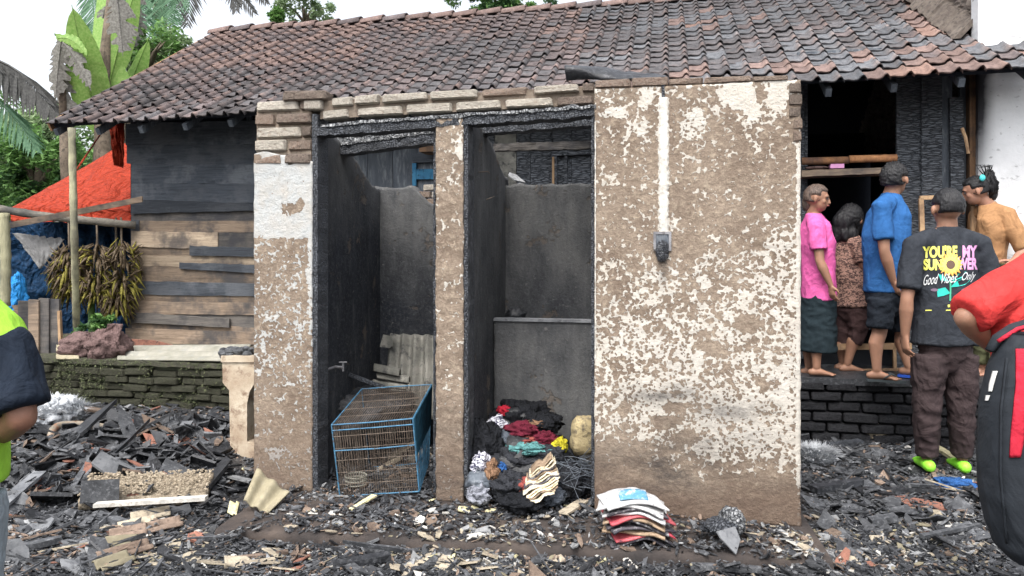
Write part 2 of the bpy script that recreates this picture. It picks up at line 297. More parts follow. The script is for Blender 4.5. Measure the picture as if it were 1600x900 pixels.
M['banana'] = leaf('banana_leaf', (.16, .31, .06), (.28, .42, .12)); M['banana_burnt'] = leaf('scorched_banana_leaf', (.12, .115, .1), (.26, .25, .23)); M['palm'] = leaf('palm_leaf', (.07, .16, .09), (.14, .26, .15)); M['palm_burnt'] = leaf('singed_palm_leaf', (.05, .05, .05), (.1, .1, .095))
M['dry_leaf'] = leaf('dry_banana_leaf', (.075, .055, .035), (.19, .14, .085)); M['fruit'] = leaf('singed_banana_skin', (.18, .16, .035), (.38, .34, .08), .2); M['bark'] = mottled('bark', (.1, .08, .06), (.2, .16, .12), (.06, .05, .04), 9)
M['gold_page'] = mottled('scorched_page_edges', (.62, .52, .34), (.8, .74, .6), (.16, .09, .03), 14, .9); M['paper'] = mottled('smudged_white_paper', (.6, .6, .6), (.8, .8, .8), (.3, .3, .32), 14, .7)
M['ink'] = mottled('dark_printed_paper', (.03, .03, .04), (.09, .08, .09), (.4, .4, .4), 12, .6); M['redprint'] = mottled('red_printed_paper', (.35, .05, .07), (.5, .12, .13), (.1, .03, .04), 12, .6); M['brownpaper'] = mottled('browned_paper', (.2, .14, .09), (.36, .27, .19), (.06, .045, .035), 12, .9); M['bluepaper'] = mottled('blue_printed_paper', (.04, .14, .25), (.12, .3, .42), (.5, .5, .5), 12, .6)
M['moss_green'] = mottled('dull_moss', (.04, .055, .025), (.085, .10, .05), None, 30); M['moss_pale'] = mottled('pale_moss', (.10, .12, .06), (.17, .18, .10), None, 30)
M['powder'] = mottled('white_powder', (.4, .42, .45), (.58, .6, .62), (.2, .21, .23), 25, .95, 80, .005)
M['foam'] = mottled('yellow_foam', (.20, .155, .085), (.40, .33, .19), (.09, .08, .07), 9, .95, 30, .015)
M['gran'] = mottled('loose_pale_granules', (.25, .2, .14), (.55, .47, .36), (.12, .1, .08), 60, .95, 90, .01)

# ---------------------------------------------------------------- builders
def tag(o, label=None, cat=None, group=None, kind=None):
    if label: o['label'] = label
    if cat: o['category'] = cat
    if group: o['group'] = group
    if kind: o['kind'] = kind
    return o
def link(name, me, parent=None, mats=(), smooth=False):
    for m in (mats if isinstance(mats, (list, tuple)) else [mats]): me.materials.append(M[m] if isinstance(m, str) else m)
    if smooth: me.polygons.foreach_set('use_smooth', [True]*len(me.polygons))
    o = bpy.data.objects.new(name, me); C.objects.link(o)
    if parent: o.parent = parent; o.location = -parent.location if parent.parent is None else -(parent.location+parent.parent.location)
    return o
# geometry is written in place coordinates; a thing's Empty stands at its base, so child meshes are shifted to it
def empty(name, loc, label=None, cat=None, group=None):
    e = bpy.data.objects.new(name, None); C.objects.link(e); e.location = loc; e.empty_display_size = .1; tag(e, label, cat, group); return e
class MB:
    def __init__(s): s.v = []; s.f = []; s.mi = []; s.at = {}
    def add(s, vs, fs, mi=0):
        o = len(s.v); s.v += [tuple(x) for x in vs]; s.f += [tuple(i+o for i in f) for f in fs]; s.mi += [mi]*len(fs); return o
    def hexa(s, c, mi=0):  # 8 corners: bottom 4 (ccw) then top 4
        s.add(c, [(0, 3, 2, 1), (4, 5, 6, 7), (0, 1, 5, 4), (1, 2, 6, 5), (2, 3, 7, 6), (3, 0, 4, 7)], mi)
    def box(s, c, x, y, z, mi=0):  # centre and three half axes
        c = V(c); s.hexa([c-x-y-z, c+x-y-z, c+x+y-z, c-x+y-z, c-x-y+z, c+x-y+z, c+x+y+z, c-x+y+z], mi)
    def prism(s, pts, d, mi=0):  # polygon extruded by vector d
        n = len(pts); d = V(d); s.add([V(p) for p in pts]+[V(p)+d for p in pts], [tuple(range(n)), tuple(range(2*n-1, n-1, -1))]+[((i+1) % n, i, n+i, n+(i+1) % n) for i in range(n)], mi)
    def tube(s, pts, r, n=8, mi=0, caps=True, flat=1.):
        pts = [V(p) for p in pts]; rs = r if isinstance(r, (list, tuple)) else [r]*len(pts); vs = []; fs = []
        up = V((0, 0, 1)); 
        for i, p in enumerate(pts):
            t = (pts[min(i+1, len(pts)-1)]-pts[max(i-1, 0)]).normalized(); a = t.cross(up)
            if a.length < .2: a = t.cross(V((0, 1, 0)))
            a.normalize(); b = a.cross(t)
            for k in range(n): q = 2*math.pi*k/n; vs.append(p+a*math.cos(q)*rs[i]+b*math.sin(q)*rs[i]*flat)
        for i in range(len(pts)-1):
            for k in range(n): fs.append((i*n+k, i*n+(k+1) % n, (i+1)*n+(k+1) % n, (i+1)*n+k))
        if caps: fs += [tuple(range(n-1, -1, -1)), tuple((len(pts)-1)*n+k for k in range(n))]
        s.add(vs, fs, mi)
    def ball(s, c, x, y, z, nu=16, nv=10, fn=None, mi=0):
        c = V(c); vs = []; fs = []
        for j in range(nv+1):
            th = math.pi*j/nv
            for i in range(nu):
                ph = 2*math.pi*i/nu; d = V((math.cos(ph)*math.sin(th), math.sin(ph)*math.sin(th), math.cos(th)))
                k = fn(d) if fn else 1; vs.append(c+(x*d.x+y*d.y+z*d.z)*k)
        for j in range(nv):
            for i in range(nu): fs.append((j*nu+i, (j+1)*nu+i, (j+1)*nu+(i+1) % nu, j*nu+(i+1) % nu))
        s.add(vs, fs, mi)
    def grid(s, nu, nv, fn, mi=0, thick=None):
        vs = [fn(i/nu, j/nv) for j in range(nv+1) for i in range(nu+1)]
        fs = [(j*(nu+1)+i, j*(nu+1)+i+1, (j+1)*(nu+1)+i+1, (j+1)*(nu+1)+i) for j in range(nv) for i in range(nu)]
        if thick is not None:
            n = len(vs); t = V(thick); vs = vs+[V(p)+t for p in vs]; fs = fs+[tuple(i+n for i in f[::-1]) for f in fs]
            rim = [i for i in range(nu)]+[nu+j*(nu+1) for j in range(nv)]+[nv*(nu+1)+nu-i for i in range(nu)]+[(nv-j)*(nu+1) for j in range(nv)]
            fs += [(rim[(k+1) % len(rim)], rim[k], rim[k]+n, rim[(k+1) % len(rim)]+n) for k in range(len(rim))]
        s.add(vs, fs, mi)
    def build(s, name, mats='char', parent=None, smooth=False):
        me = bpy.data.meshes.new(name); me.from_pydata(s.v, [], s.f)
        o = link(name, me, parent, mats, smooth)
        if any(s.mi): me.polygons.foreach_set('material_index', s.mi)
        me.update(); return o
def setattr_pts(me, name, vals):
    a = me.attributes.new(name, 'FLOAT', 'POINT'); a.data.foreach_set('value', vals)
def roughen(me, amp, sc, o=0):
    for v in me.vertices:
        p = v.co; v.co = p+V((N(p, sc, o), N(p, sc, o+9), N(p, sc, o+21)))*amp
# wall slab: front face dense grid, extruded along n
def wall_grid(name, org, u, n, L, z0, ztop, thick, res, mats, parent, paint=None, soot=None, damp=None, disp=.004, edge=.006, smooth=True, sub=None):
    nu = max(2, int(L/res)); H0 = max(ztop(t/10.) for t in range(11))-z0; nv = max(2, int(H0/res)); vs = []; 
    u = V(u); n = V(n); org = V(org)
    for j in range(nv+1):
        for i in range(nu+1):
            s_ = i/nu; zt = ztop(s_); p = org+u*(L*s_)+UP*(z0+(zt-z0)*j/nv)
            q = p.copy()
            q -= n*(disp*(FB(p, 5, 3)+.7*FB(p, 28, 5, 2)))
            if i in (0, nu): q += u*edge*FB(p, 18, 7)
            if j == nv: q += UP*edge*FB(p, 15, 8)
            vs.append(q)
    fs = [(j*(nu+1)+i, j*(nu+1)+i+1, (j+1)*(nu+1)+i+1, (j+1)*(nu+1)+i) for j in range(nv) for i in range(nu)]
    k = len(vs); rim = [i for i in range(nu)]+[nu+j*(nu+1) for j in range(nv)]+[nv*(nu+1)+nu-i for i in range(nu)]+[(nv-j)*(nu+1) for j in range(nv)]
    bv = [vs[i]+n*thick for i in rim]; vs2 = vs+bv; m = len(rim)
    fs += [(rim[(a+1) % m], rim[a], k+a, k+(a+1) % m) for a in range(m)]
    # back face
    fs.append(tuple(k+a for a in range(m)))
    mb = MB(); mb.add(vs2, fs); o = mb.build(name, mats, parent, False); me = o.data
    if smooth: me.polygons.foreach_set('use_smooth', [True]*((nu)*(nv))+[False]*(m+1))
    for nm, fn in (('paint', paint), ('soot', soot), ('damp', damp)):
        setattr_pts(me, nm, [fn(*pix(v)) if fn else 0. for v in vs2])
    return o
def brick_mesh(l, h, d, seed=0):
    rr = random.Random(seed); mb = MB(); c = []
    for z in (0, 1):
        for (x, y) in ((0, 0), (1, 0), (1, 1), (0, 1)): c.append(V((x*l+rr.uniform(-.004, .004), y*d+rr.uniform(-.003, .003), z*h+rr.uniform(-.003, .003))))
    bm = bmesh.new(); vs = [bm.verts.new(p) for p in c]
    for f in [(0, 3, 2, 1), (4, 5, 6, 7), (0, 1, 5, 4), (1, 2, 6, 5), (2, 3, 7, 6), (3, 0, 4, 7)]: bm.faces.new([vs[i] for i in f])
    bmesh.ops.bevel(bm, geom=list(bm.edges), offset=min(h, l)*.13, segments=1, affect='EDGES')
    me = bpy.data.meshes.new('brick'); bm.to_mesh(me); bm.free(); return me
BM = {}
def brick(parent, p, u, n, l, h, d, mat, k=None, tilt=0.):
    k = R.randrange(5) if k is None else k; key = (k, mat)
    if key not in BM: BM[key] = brick_mesh(1, 1, 1, k); BM[key] = _unit_brick(k); BM[key].materials.append(M[mat])
    o = bpy.data.objects.new('brick', BM[key]); C.objects.link(o); o.parent = parent
    u = V(u).normalized(); n = V(n).normalized(); z = u.cross(n) if u.cross(n).z > 0 else -u.cross(n)
    mw = Matrix((( u.x*l, n.x*d, z.x*h, 0), (u.y*l, n.y*d, z.y*h, 0), (u.z*l, n.z*d, z.z*h, 0), (0, 0, 0, 1)))
    mw = Matrix.Rotation(tilt, 4, n) @ mw
    par = V((0, 0, 0)); q = parent
    while q: par += q.location; q = q.parent
    mw.translation = V(p)-par; o.matrix_basis = mw; return o
def _unit_brick(seed):
    rr = random.Random(seed+50); j = lambda a: rr.uniform(-a, a); b = (.045, .12, .14)
    vs = []; 
    for x in (0, 1):
        for y in (0, 1):
            for z in (0, 1):
                jx, jy, jz = j(.02), j(.05), j(.06); X = x+jx; Y = y+jy; Z = z+jz; sx = 1-2*x; sy = 1-2*y; sz = 1-2*z
                vs += [(X+sx*b[0], Y+sy*b[1], Z), (X+sx*b[0], Y, Z+sz*b[2]), (X, Y+sy*b[1], Z+sz*b[2])]
    bm = bmesh.new(); V_ = [bm.verts.new(v) for v in vs]; bmesh.ops.convex_hull(bm, input=V_)
    bmesh.ops.recalc_face_normals(bm, faces=bm.faces); me = bpy.data.meshes.new('brick'); bm.to_mesh(me); bm.free(); return me
def shard_mesh(r, th, seed, curve=0., asp=1., pts=7, wav=0.):
    rr = random.Random(seed); n = rr.randint(5, pts); ang = sorted(rr.uniform(0, 2*math.pi) for _ in range(n)); poly = []
    ang = [2*math.pi*(i+rr.uniform(-.35, .35))/n for i in range(n)]
    for q in ang: k = r*rr.uniform(.65, 1.1); poly.append((math.cos(q)*k*asp, math.sin(q)*k/asp**.5))
    bm = bmesh.new(); vs = [bm.verts.new((x, y, 0)) for x, y in poly]; f = bm.faces.new(vs)
    if curve or wav:
        bmesh.ops.triangulate(bm, faces=bm.faces); bmesh.ops.subdivide_edges(bm, edges=bm.edges, cuts=2 if not wav else 5, use_grid_fill=True)
        for v in bm.verts: v.co.z = curve*(v.co.y**2)/r + (wav*math.sin(v.co.y/r*5.5) if wav else 0)
    g = bmesh.ops.extrude_face_region(bm, geom=list(bm.faces)); 
    for v in g['geom']:
        if isinstance(v, bmesh.types.BMVert): v.co.z -= th
    bmesh.ops.recalc_face_normals(bm, faces=bm.faces)
    for v in bm.verts: v.co += V((rr.uniform(-1, 1), rr.uniform(-1, 1), rr.uniform(-1, 1)))*th*.15
    me = bpy.data.meshes.new('shard'); bm.to_mesh(me); bm.free(); return me
SM = {}
def shard(name, label, cat, group, p, r, mat, th=.008, curve=0., asp=1., tilt=.3, seed=None, rot=None, wav=0., sc=1.):
    seed = R.randrange(8) if seed is None else seed; key = (round(r, 3), th, seed, curve, asp, mat, wav)
    if key not in SM:
        SM[key] = shard_mesh(r, th, seed, curve, asp, wav=wav); SM[key].materials.append(M[mat])
        if curve or wav: SM[key].polygons.foreach_set('use_smooth', [False]*len(SM[key].polygons))
    o = bpy.data.objects.new(name, SM[key]); C.objects.link(o); o.location = p
    o.rotation_euler = rot if rot else (R.uniform(-tilt, tilt), R.uniform(-tilt, tilt), R.uniform(0, 6.28)); o.scale = (sc,)*3
    return tag(o, label, cat, group)

# ================================================================= GROUND
WL = W(480, 768)  # foot of the left pier
def hgt(x, y):
    p = V((x, y, 0)); m = 0.
    left = sstep(-.9, -1.7, x)
    m += left*(.05+.12*sstep(3.4, 5.4, y)) + left*.05*FB(p, 1.6, 4)
    m += sstep(1.5, 1.9, x)*(.02*FB(p, 2, 8))
    m += .018*FB(p, 5, 1)+.045*FB(p, 2.3, 6, 3) if y < 9 else 0
    m += .07*sstep(-1.5, -1.2, x)*sstep(1.6, 1.35, x)*sstep(3.6, 3.2, y)
    far = sstep(9, 40, y)*1.5
    return m+far*sstep(0, -8, x)*0+.0
mb = MB()
xs = list(np.arange(-4.5, 4.5, .045)); ys = list(np.arange(1.6, 6.2, .045))
xs = [-400, -120, -50, -20, -10, -7, -5.5]+xs+[5.5, 7, 10, 20, 50, 120, 400]; ys = [-40, -10, -3, 0, 1]+ys+[7, 8, 10, 14, 20, 35, 60, 120, 250, 500]
vs = [V((x, y, hgt(x, y))) for y in ys for x in xs]; nx = len(xs)
mb.add(vs, [(j*nx+i, j*nx+i+1, (j+1)*nx+i+1, (j+1)*nx+i) for j in range(len(ys)-1) for i in range(nx-1)])
g = mb.build('ground', 'ground', None, True); tag(g, kind='structure')
# slab (low concrete step in front of and under the rooms)
S0 = G(336, 826, .12); S1 = G(1302, 877, .12)
mb = MB(); dv = (S1-S0); Ls = dv.length
def slabpt(a, b): 
    p = S0+dv*a; p = V((p.x, p.y, .12)) + V((.16, .985, 0))*b
    return p
nu, nv = 90, 60; vs = []; fs = []
prof = [(0, -.02, .03), (0, -.005, .095), (0, .0, .112)]
rows = [(-.012, 0.0), (-.006, .09), (.0, .113), (.012, .12)]+[(i*.03, .12) for i in range(1, 52)]
for (b, z) in rows:
    for i in range(nu+1):
        p = slabpt(i/nu, b); q = V((p.x, p.y, z)); q += V((0, .014*FB(p, 6, 2), .004*FB(p, 9, 4) if z > .1 else 0)); 
        if z > .08 and b < .02: q += V((0, .02*max(0, FB(p, 11, 9)), -.012*max(0, FB(p, 14, 5))))
        vs.append(q)
fs = [(j*(nu+1)+i, j*(nu+1)+i+1, (j+1)*(nu+1)+i+1, (j+1)*(nu+1)+i) for j in range(len(rows)-1) for i in range(nu)]
mb.add(vs, fs)
for i, sgn in ((0, -1), (nu, 1)):   # closed ends
    col = [vs[j*(nu+1)+i] for j in range(len(rows))]; n0 = len(col)
    mb.add(col+[V((p.x, p.y, -.02)) for p in col], [(j, j+1, n0+j+1, n0+j) for j in range(n0-1)])
tag(mb.build('pavement', 'slab', None, True), kind='structure')
# terraces (house platform) left and right
def bx(mb, p, u, n, L, z0, z1, D, mi=0):
    p = V(p); p = V((p.x, p.y, 0)); a = p; b = p+V(u)*L; c = b+V(n)*D; d = a+V(n)*D
    mb.hexa([q+UP*z0 for q in (a, b, c, d)]+[q+UP*z1 for q in (a, b, c, d)], mi)
mb = MB(); TL = W(395, 560, 1.55); bx(mb, W(700, 600, 1.52), A, B, 7.5, -.1, .50, 1.6)
t1 = mb.build('terrace', 'earth'); tag(t1, kind='structure')

# ================================================================= MOSSY RETAINING WALL
mw = empty('mossy_brick_wall', G(200, 670, 0), 'low moss-covered brick retaining wall below the plank wall of the house', 'wall')
core = MB(); pa = W(-140, 600, 1.49); pb = W(420, 600, 1.49); u = (pb-pa); u.z = 0; Lw = u.length; u.normalize()
bx(core, pa, u, B, Lw, 0, .488, .1); core.build('mortar_core', 'moss_core', mw)
ch = .0575; z = 0.
for r in range(8):
    x = -(r % 2)*.1
    while x < Lw-.02:
        l = .205+R.uniform(-.015, .015)
        brick(mw, V((pa.x, pa.y, r*ch+.0+R.uniform(-.006, .006)))+u*x-B*(.035+R.uniform(0, .045)), u, B, l, ch*R.uniform(.78, .95), .1, 'moss_brick', tilt=R.uniform(-.045, .045)); x += l+R.uniform(.004, .012)
cp = MB(); cp.grid(80, 5, lambda s, t: pa+u*(Lw*s)+B*(.25*t-.065)+UP*(.512+.02*FB(pa+u*(Lw*s)+B*t*.2, 8, 3)-pa.z), thick=(0, 0, -.035)); cp.build('coping', 'moss_brick', mw, False)
# moss tufts and small plants on the wall face
mm = MB()
for i in range(24000):
    x = R.uniform(0, Lw); z = R.uniform(.02, .52); c = V((pa.x, pa.y, z))+u*x-B*(.045+R.uniform(0, .035)); 
    if FB(c, 6, 2) < -.04+.25*R.random(): continue
    d = V((R.uniform(-1, 1), R.uniform(-.9, -.1), R.uniform(-1, .6))).normalized()*R.uniform(.006, .02); e = d.cross(V((R.random(), R.random(), R.random()))).normalized()*.004
    mm.add([c-e, c+e, c+d], [(0, 1, 2)], R.randrange(2))
tag(mm.build('moss_tufts', ['moss_green', 'moss_pale'], mw), kind='stuff')

# ================================================================= RIGHT LEDGE
lw = empty('charred_brick_ledge', G(1400, 692, 0), 'soot-blackened brick ledge that the onlookers stand on', 'ledge')
pa = W(1120, 600, 2.12); pb = W(1900, 600, 2.12); u = (pb-pa); u.z = 0; Lw = u.length; u.normalize()
core = MB(); bx(core, pa, u, B, Lw, 0, .43, .9); core.build('ledge_core', 'mortar_char', lw)
for r in range(6):
    x = -(r % 2)*.1
    while x < Lw:
        l = .2+R.uniform(-.02, .02); hh = .072
        brick(lw, V((pa.x, pa.y, .005+r*hh))+u*x-B*(.05+R.uniform(0, .025)), u, B, l, hh*.84, .09, 'brick_char', tilt=R.uniform(-.02, .02)); x += l+.014
cp = MB(); cp.grid(70, 8, lambda s, t: V((pa.x, pa.y, .455))+u*(Lw*s)+B*(-.07+.7*t)+UP*.012*FB(pa+u*(Lw*s)+B*t, 9, 3), thick=(0, 0, -.045)); cp.build('ledge_top', 'coal', lw)

# ================================================================= BURNT ROOM BLOCK
blk = empty('burnt_washroom_block', W(800, 800), 'roofless burnt washroom block with two doorless openings and flaking plaster', 'building')
DOWN = .0
def ptc_right(px, py):
    v = .30
    v = lerp(.30, .22, sstep(150, 230, py)); v = lerp(v, .2, sstep(230, 300, py)); v = lerp(v, .42, sstep(345, 420, py)); v = lerp(v, .55, sstep(430, 520, py)); v = lerp(v, .66, sstep(540, 620, py))
    v += .14*sstep(1120, 1230, px)*sstep(200, 340, py); v -= .16*sstep(1010, 950, px)*sstep(720, 400, py)*sstep(250, 350, py); v += .1*sstep(990, 940, px)*0
    v -= .22*math.exp(-((px-1140)/95)**2-((py-290)/75)**2)
    def blob(cx, cy, rx, ry, a): return a*math.exp(-(((px-cx)/rx)**2+((py-cy)/ry)**2)**2)
    v += blob(1150, 145, 26, 24, 1.2)+blob(1175, 168, 17, 22, .9)+blob(1215, 148, 20, 26, 1.1)+blob(1010, 145, 12, 18, .9)+blob(965, 175, 20, 11, .8)+blob(1085, 195, 22, 30, .75)+blob(1000, 200, 25, 10, .4)
    v -= blob(1190, 150, 10, 10, .9)
    if 1029 < px < 1046 and 150 < py < 365: v += 1.1
    if px > 1243 and py > 225: v += 1.1
    v -= blob(1168, 506, 18, 14, 1.5)+blob(1075, 385, 25, 20, 1.2)+blob(1055, 636, 19, 7, 1.6)+blob(1035, 660, 20, 10, 1.6)+blob(1070, 683, 18, 10, 1.6)+blob(975, 640, 9, 12, 1.5)+blob(1110, 545, 15, 9, .9)+blob(1200, 600, 20, 11, .9)
    v -= .9*sstep(690-50*sstep(1120, 940, px), 775-40*sstep(1120, 940, px), py)+.5*sstep(745-30*sstep(1120, 940, px), 765, py)
    return clamp(v, -.6, 1.7)
def soot_right(px, py):
    a = .75*math.exp(-(((px-1035)/75)**2+((py-617)/16)**2))+.7*math.exp(-(((px-1150)/60)**2+((py-640)/13)**2))+.5*math.exp(-(((px-1090)/120)**2+((py-690)/45)**2))
    a += .7*sstep(670, 740, py)*sstep(1190, 960, px)+.4*sstep(715, 790, py)
    a += .8*math.exp(-(((px-1037)/7)**2+((py-405)/38)**2))
    return clamp(a)
def damp_right(px, py): return sstep(740, 790, py)*.75+.5*sstep(700, 740, py)*sstep(1060, 960, px)
p0 = W(929, 800); p1 = W(1251, 800); LR = sa(p0)-sa(p1)
ztR = W(1200, 127).z
wr = wall_grid('plastered_wall', V((p0.x, p0.y, 0)), -A, B, LR, .118, lambda t: ztR-.0+.0*t, .13, .011, 'plaster', blk, ptc_right, soot_right, damp_right)
# brick course capping the right wall, some bricks split along the top
x = 0.; zt = ztR+.003
while x < LR-.05:
    l = min(R.uniform(.12, .22), LR-x); h = lerp(.045, .02, x/LR) if x < .5 else .022
    brick(blk, V((p0.x, p0.y, zt-.002))-A*x-B*.004, -A, B, l-.006, h*R.uniform(.8, 1.1), .125, 'brick_red'); x += l
# exposed bricks at the right upper corner
for k in range(5):
    q = W(1251, 132+k*19); z_ = W(1251, 146+k*19).z
    brick(blk, V((q.x, q.y, z_))+A*(.05 if k < 3 else .032)-B*.006, -A, B, (.052 if k < 3 else .036)+.004*(k % 2), .052, .12, 'brick_dull' if k < 3 else 'brick_red')
# groove where the conduit ran, wooden strip, and the burnt switch box hole
mb = MB(); mb.prism([W(1033, 120, -.004), W(1038, 120, -.004), W(1039, 158, -.004), W(1034, 160, -.004)], B*.02); mb.build('conduit_strip', 'char', blk)
mb = MB()
sp = lambda s, t: W(lerp(1030, 1044, s)+2.4*N((s*3, t*40, 0), 1), lerp(365, 152, t), -.004-.004*math.sin(s*math.pi)+.001*N((s*9, t*60, 2), 1))
mb.grid(5, 90, sp, thick=B*.015); mb.build('filled_conduit_channel', 'white_chip', blk, True)
# switch box: recessed metal frame with melted remains
sb = MB()
q = [W(1021, 362, -.010), W(1049, 362, -.010), W(1049, 392, -.010), W(1021, 392, -.010)]; qi = [W(1025, 366, -.010), W(1045, 366, -.010), W(1045, 388, -.010), W(1025, 388, -.010)]
for i in range(4): j = (i+1) % 4; sb.prism([q[i], q[j], qi[j], qi[i]], B*.012)
swb = sb.build('switch_box', 'metal', blk); 
mb = MB(); mb.prism([W(1024, 365, -.0065), W(1046, 365, -.0065), W(1046, 389, -.0065), W(1024, 389, -.0065)], B*.004)
mb.build('melted_socket', 'char_plain', swb)
mb = MB(); c = W(1035, 392, -.01); mb.ball(c, V((.032, 0, 0)), V((0, .016, 0)), V((0, 0, .05)), 18, 14, lambda d: 1+.35*FB(d, 3, 5)); mb.ball(W(1037, 384, -.012), V((.022, 0, 0)), V((0, .016, 0)), V((0, 0, .022)), 14, 10, lambda d: 1+.4*FB(d, 3, 8)); mb.build('melted_drip', 'char', swb, True)

# left pier: brick courses above, white plaster panel, brown chipped plaster below
def ptc_left(px, py):
    v = 1.5 if py < 372+7*N((px*.09, 0, 0), 1) else .38
    if py > 372: v = lerp(.20, .10, sstep(430, 760, py))+.12*sstep(470, 520, py)*sstep(640, 560, py); v += .9*sstep(479, 484, px)*sstep(620, 400, py); v += .1*sstep(560, 480, py)
    def blob(cx, cy, rx, ry, a): return a*math.exp(-(((px-cx)/rx)**2+((py-cy)/ry)**2)**2)
    v -= blob(455, 326, 17, 9, 2.)+blob(401, 248, 9, 8, 2.)+blob(470, 318, 7, 9, 1.6)
    if py > 700: v += blob(430, 705, 14, 25, .6)
    return v
p0l = W(397, 800); p1l = W(488, 800); LL = sa(p0l)-sa(p1l); ztl = W(440, 243).z
wall_grid('left_pier', V((p0l.x, p0l.y, 0)), -A, B, LL, .118, lambda t: ztl+.012*math.sin(t*9)-(.04 if t > .58 else -.012), .14, .011, 'plaster_cool', blk, ptc_left, lambda px, py: .25*sstep(680, 780, py)+.1*sstep(200, 260, py)*sstep(300, 240, py), lambda px, py: .55*sstep(600, 760, py))
zb = ztl-.045; k = 0; hb = .068
mb = MB(); q0 = W(398, 250); bx(mb, V((q0.x, q0.y, 0))+B*.02, -A, B, LL-.02, zb, W(440, 165).z, .1); mb.build('pier_mortar', 'mortar', blk)
for r, (cuts, mts) in enumerate([((0, .5, 1), ('brick_red', 'brick_dull')), ((0, .56, 1), ('brick_pale', 'brick_red')), ((0, .82, 1), ('brick_pale', 'brick_dull')), ((0, .36, 1), ('brick_red', 'brick_dull')), ((0, .78, 1.0), ('brick_pale', 'brick_dull'))]):
    for a, b, m in zip(cuts[:-1], cuts[1:], mts):
        brick(blk, V((q0.x, q0.y, zb+r*hb))-A*(LL*a)+B*R.uniform(-.008, .004), -A, B, LL*(b-a)-.012, hb*.84, .13, m, tilt=R.uniform(-.015, .015))
# loose dark brick lying on top of the pier
brick(blk, W(440, 157, -.02), -A, B, .235, .05, .11, 'brick_dull', tilt=.03)
# middle pillar
def ptc_mid(px, py):
    v = .02 if py > 250 else .1; v += .9*math.exp(-(((px-719)/5)**2+((py-232)/20)**2)**2); v += .28*math.exp(-((px-716)/14)**2)*sstep(340, 240, py); return v
p0m = W(681, 800); p1m = W(724, 800)
wall_grid('middle_pillar', V((p0m.x, p0m.y, 0)), -A, B, sa(p0m)-sa(p1m), .118, lambda t: W(700, 184).z, .13, .01, 'plaster', blk, ptc_mid, lambda px, py: .3*sstep(610, 640, py)+.35*sstep(700, 770, py), lambda px, py: .45*sstep(600, 740, py), disp=.008, edge=.01)
# door frames (charred strips)
def strip(x0, x1, y0, y1, o0, th, mat='char', name='door_jamb'):
    mb = MB(); n_ = 26
    mb.grid(2, 60, lambda s, t: W(lerp(x0, x1, s)+R.uniform(-.35, .35), lerp(y1, y0, t), o0+R.uniform(-.004, .004)), thick=B*th); return mb.build(name, mat, blk)
strip(487.5, 496, 178, 770, .004, .12); strip(724.5, 731, 184, 775, .006, .12); strip(924, 931, 165, 790, .008, .10); strip(677, 681, 205, 770, .02, .10)
strip(727, 733, 186, 700, .02, .08, 'coal2', 'scorched_trim'); strip(929.3, 931, 190, 560, -.004, .02, 'white_chip', 'paint_edge')
# lintel: two courses of limed bricks that sag to the left
def lint(y_at, x0, x1, hpx, mat, dz=0):
    pa, pb = W(x0, y_at(x0)), W(x1, y_at(x1)); uu = (pb-pa); l = uu.length; return brick(blk, pa-B*R.uniform(-.004, .012), uu, B, l-.008, hpx/F*pa.y, .12, mat)
low = lambda x: 187-24*((x-500)/430)**.8 if x > 500 else 187
up_ = lambda x: 168-25*((x-518)/412)**.85 if x > 518 else 168
for x0, x1, m in [(502, 545, 'brick_pale'), (556, 630, 'brick_pale'), (634, 706, 'brick_pale'), (711, 784, 'brick_pale'), (789, 866, 'brick_pale'), (870, 929, 'brick_dull')]: lint(low, x0, x1, 14.5, m)
for x0, x1, m in [(517, 552, 'brick_pale'), (553, 594, 'brick_pale'), (597, 669, 'brick_pale'), (672, 746, 'brick_pale'), (752, 826, 'brick_red'), (834, 906, 'brick_pale'), (910, 930, 'brick_dull')]: lint(lambda x: up_(x)-1, x0, x1, 13 if x0 > 590 else 15, m)
brick(blk, W(474, 172, -.01), -A, B, .095, .05, .12, 'brick_pale'); 
mb = MB(); mb.hexa([W(500, 186, .02), W(930, 163, .02), W(930, 163, .1), W(500, 186, .1), W(502, 158, .02), W(930, 134, .02), W(930, 134, .1), W(502, 158, .1)]); mb.build('lintel_mortar', 'mortar', blk)
# charred beams
def beam(pts, off, h0, th, mat, name='charred_beam', rough=.005):
    mb = MB(); n = 60
    def fn(s, t):
        px = lerp(pts[0][0], pts[1][0], s); py = lerp(pts[0][1], pts[1][1], s); p = W(px, py, off); p.z -= t*h0; q = V((N(p, 30, 1), N(p, 30, 4), N(p, 26, 7)))*rough*2; return p+q
    mb.grid(n, 7, fn, thick=B*th); return mb.build(name, mat, blk)
beam(((493, 198), (931, 165)), .0, .046, .1, 'char'); beam(((500, 193), (931, 163)), -.008, .016, .03, 'char_ash', 'ash_crusted_batten')
beam(((512, 216), (700, 190)), .36, .05, .12, 'char_ash', rough=.003); beam(((512, 230), (700, 205)), .365, .05, .1, 'char', rough=.003)
beam(((748, 185), (900, 178)), .38, .032, .1, 'char_ash', rough=.003); beam(((740, 195), (960, 178)), .385, .05, .1, 'char', rough=.003)
beam(((770, 224), (928, 220)), .72, .045, .05, 'pl_grey', 'inner_rail', .003)
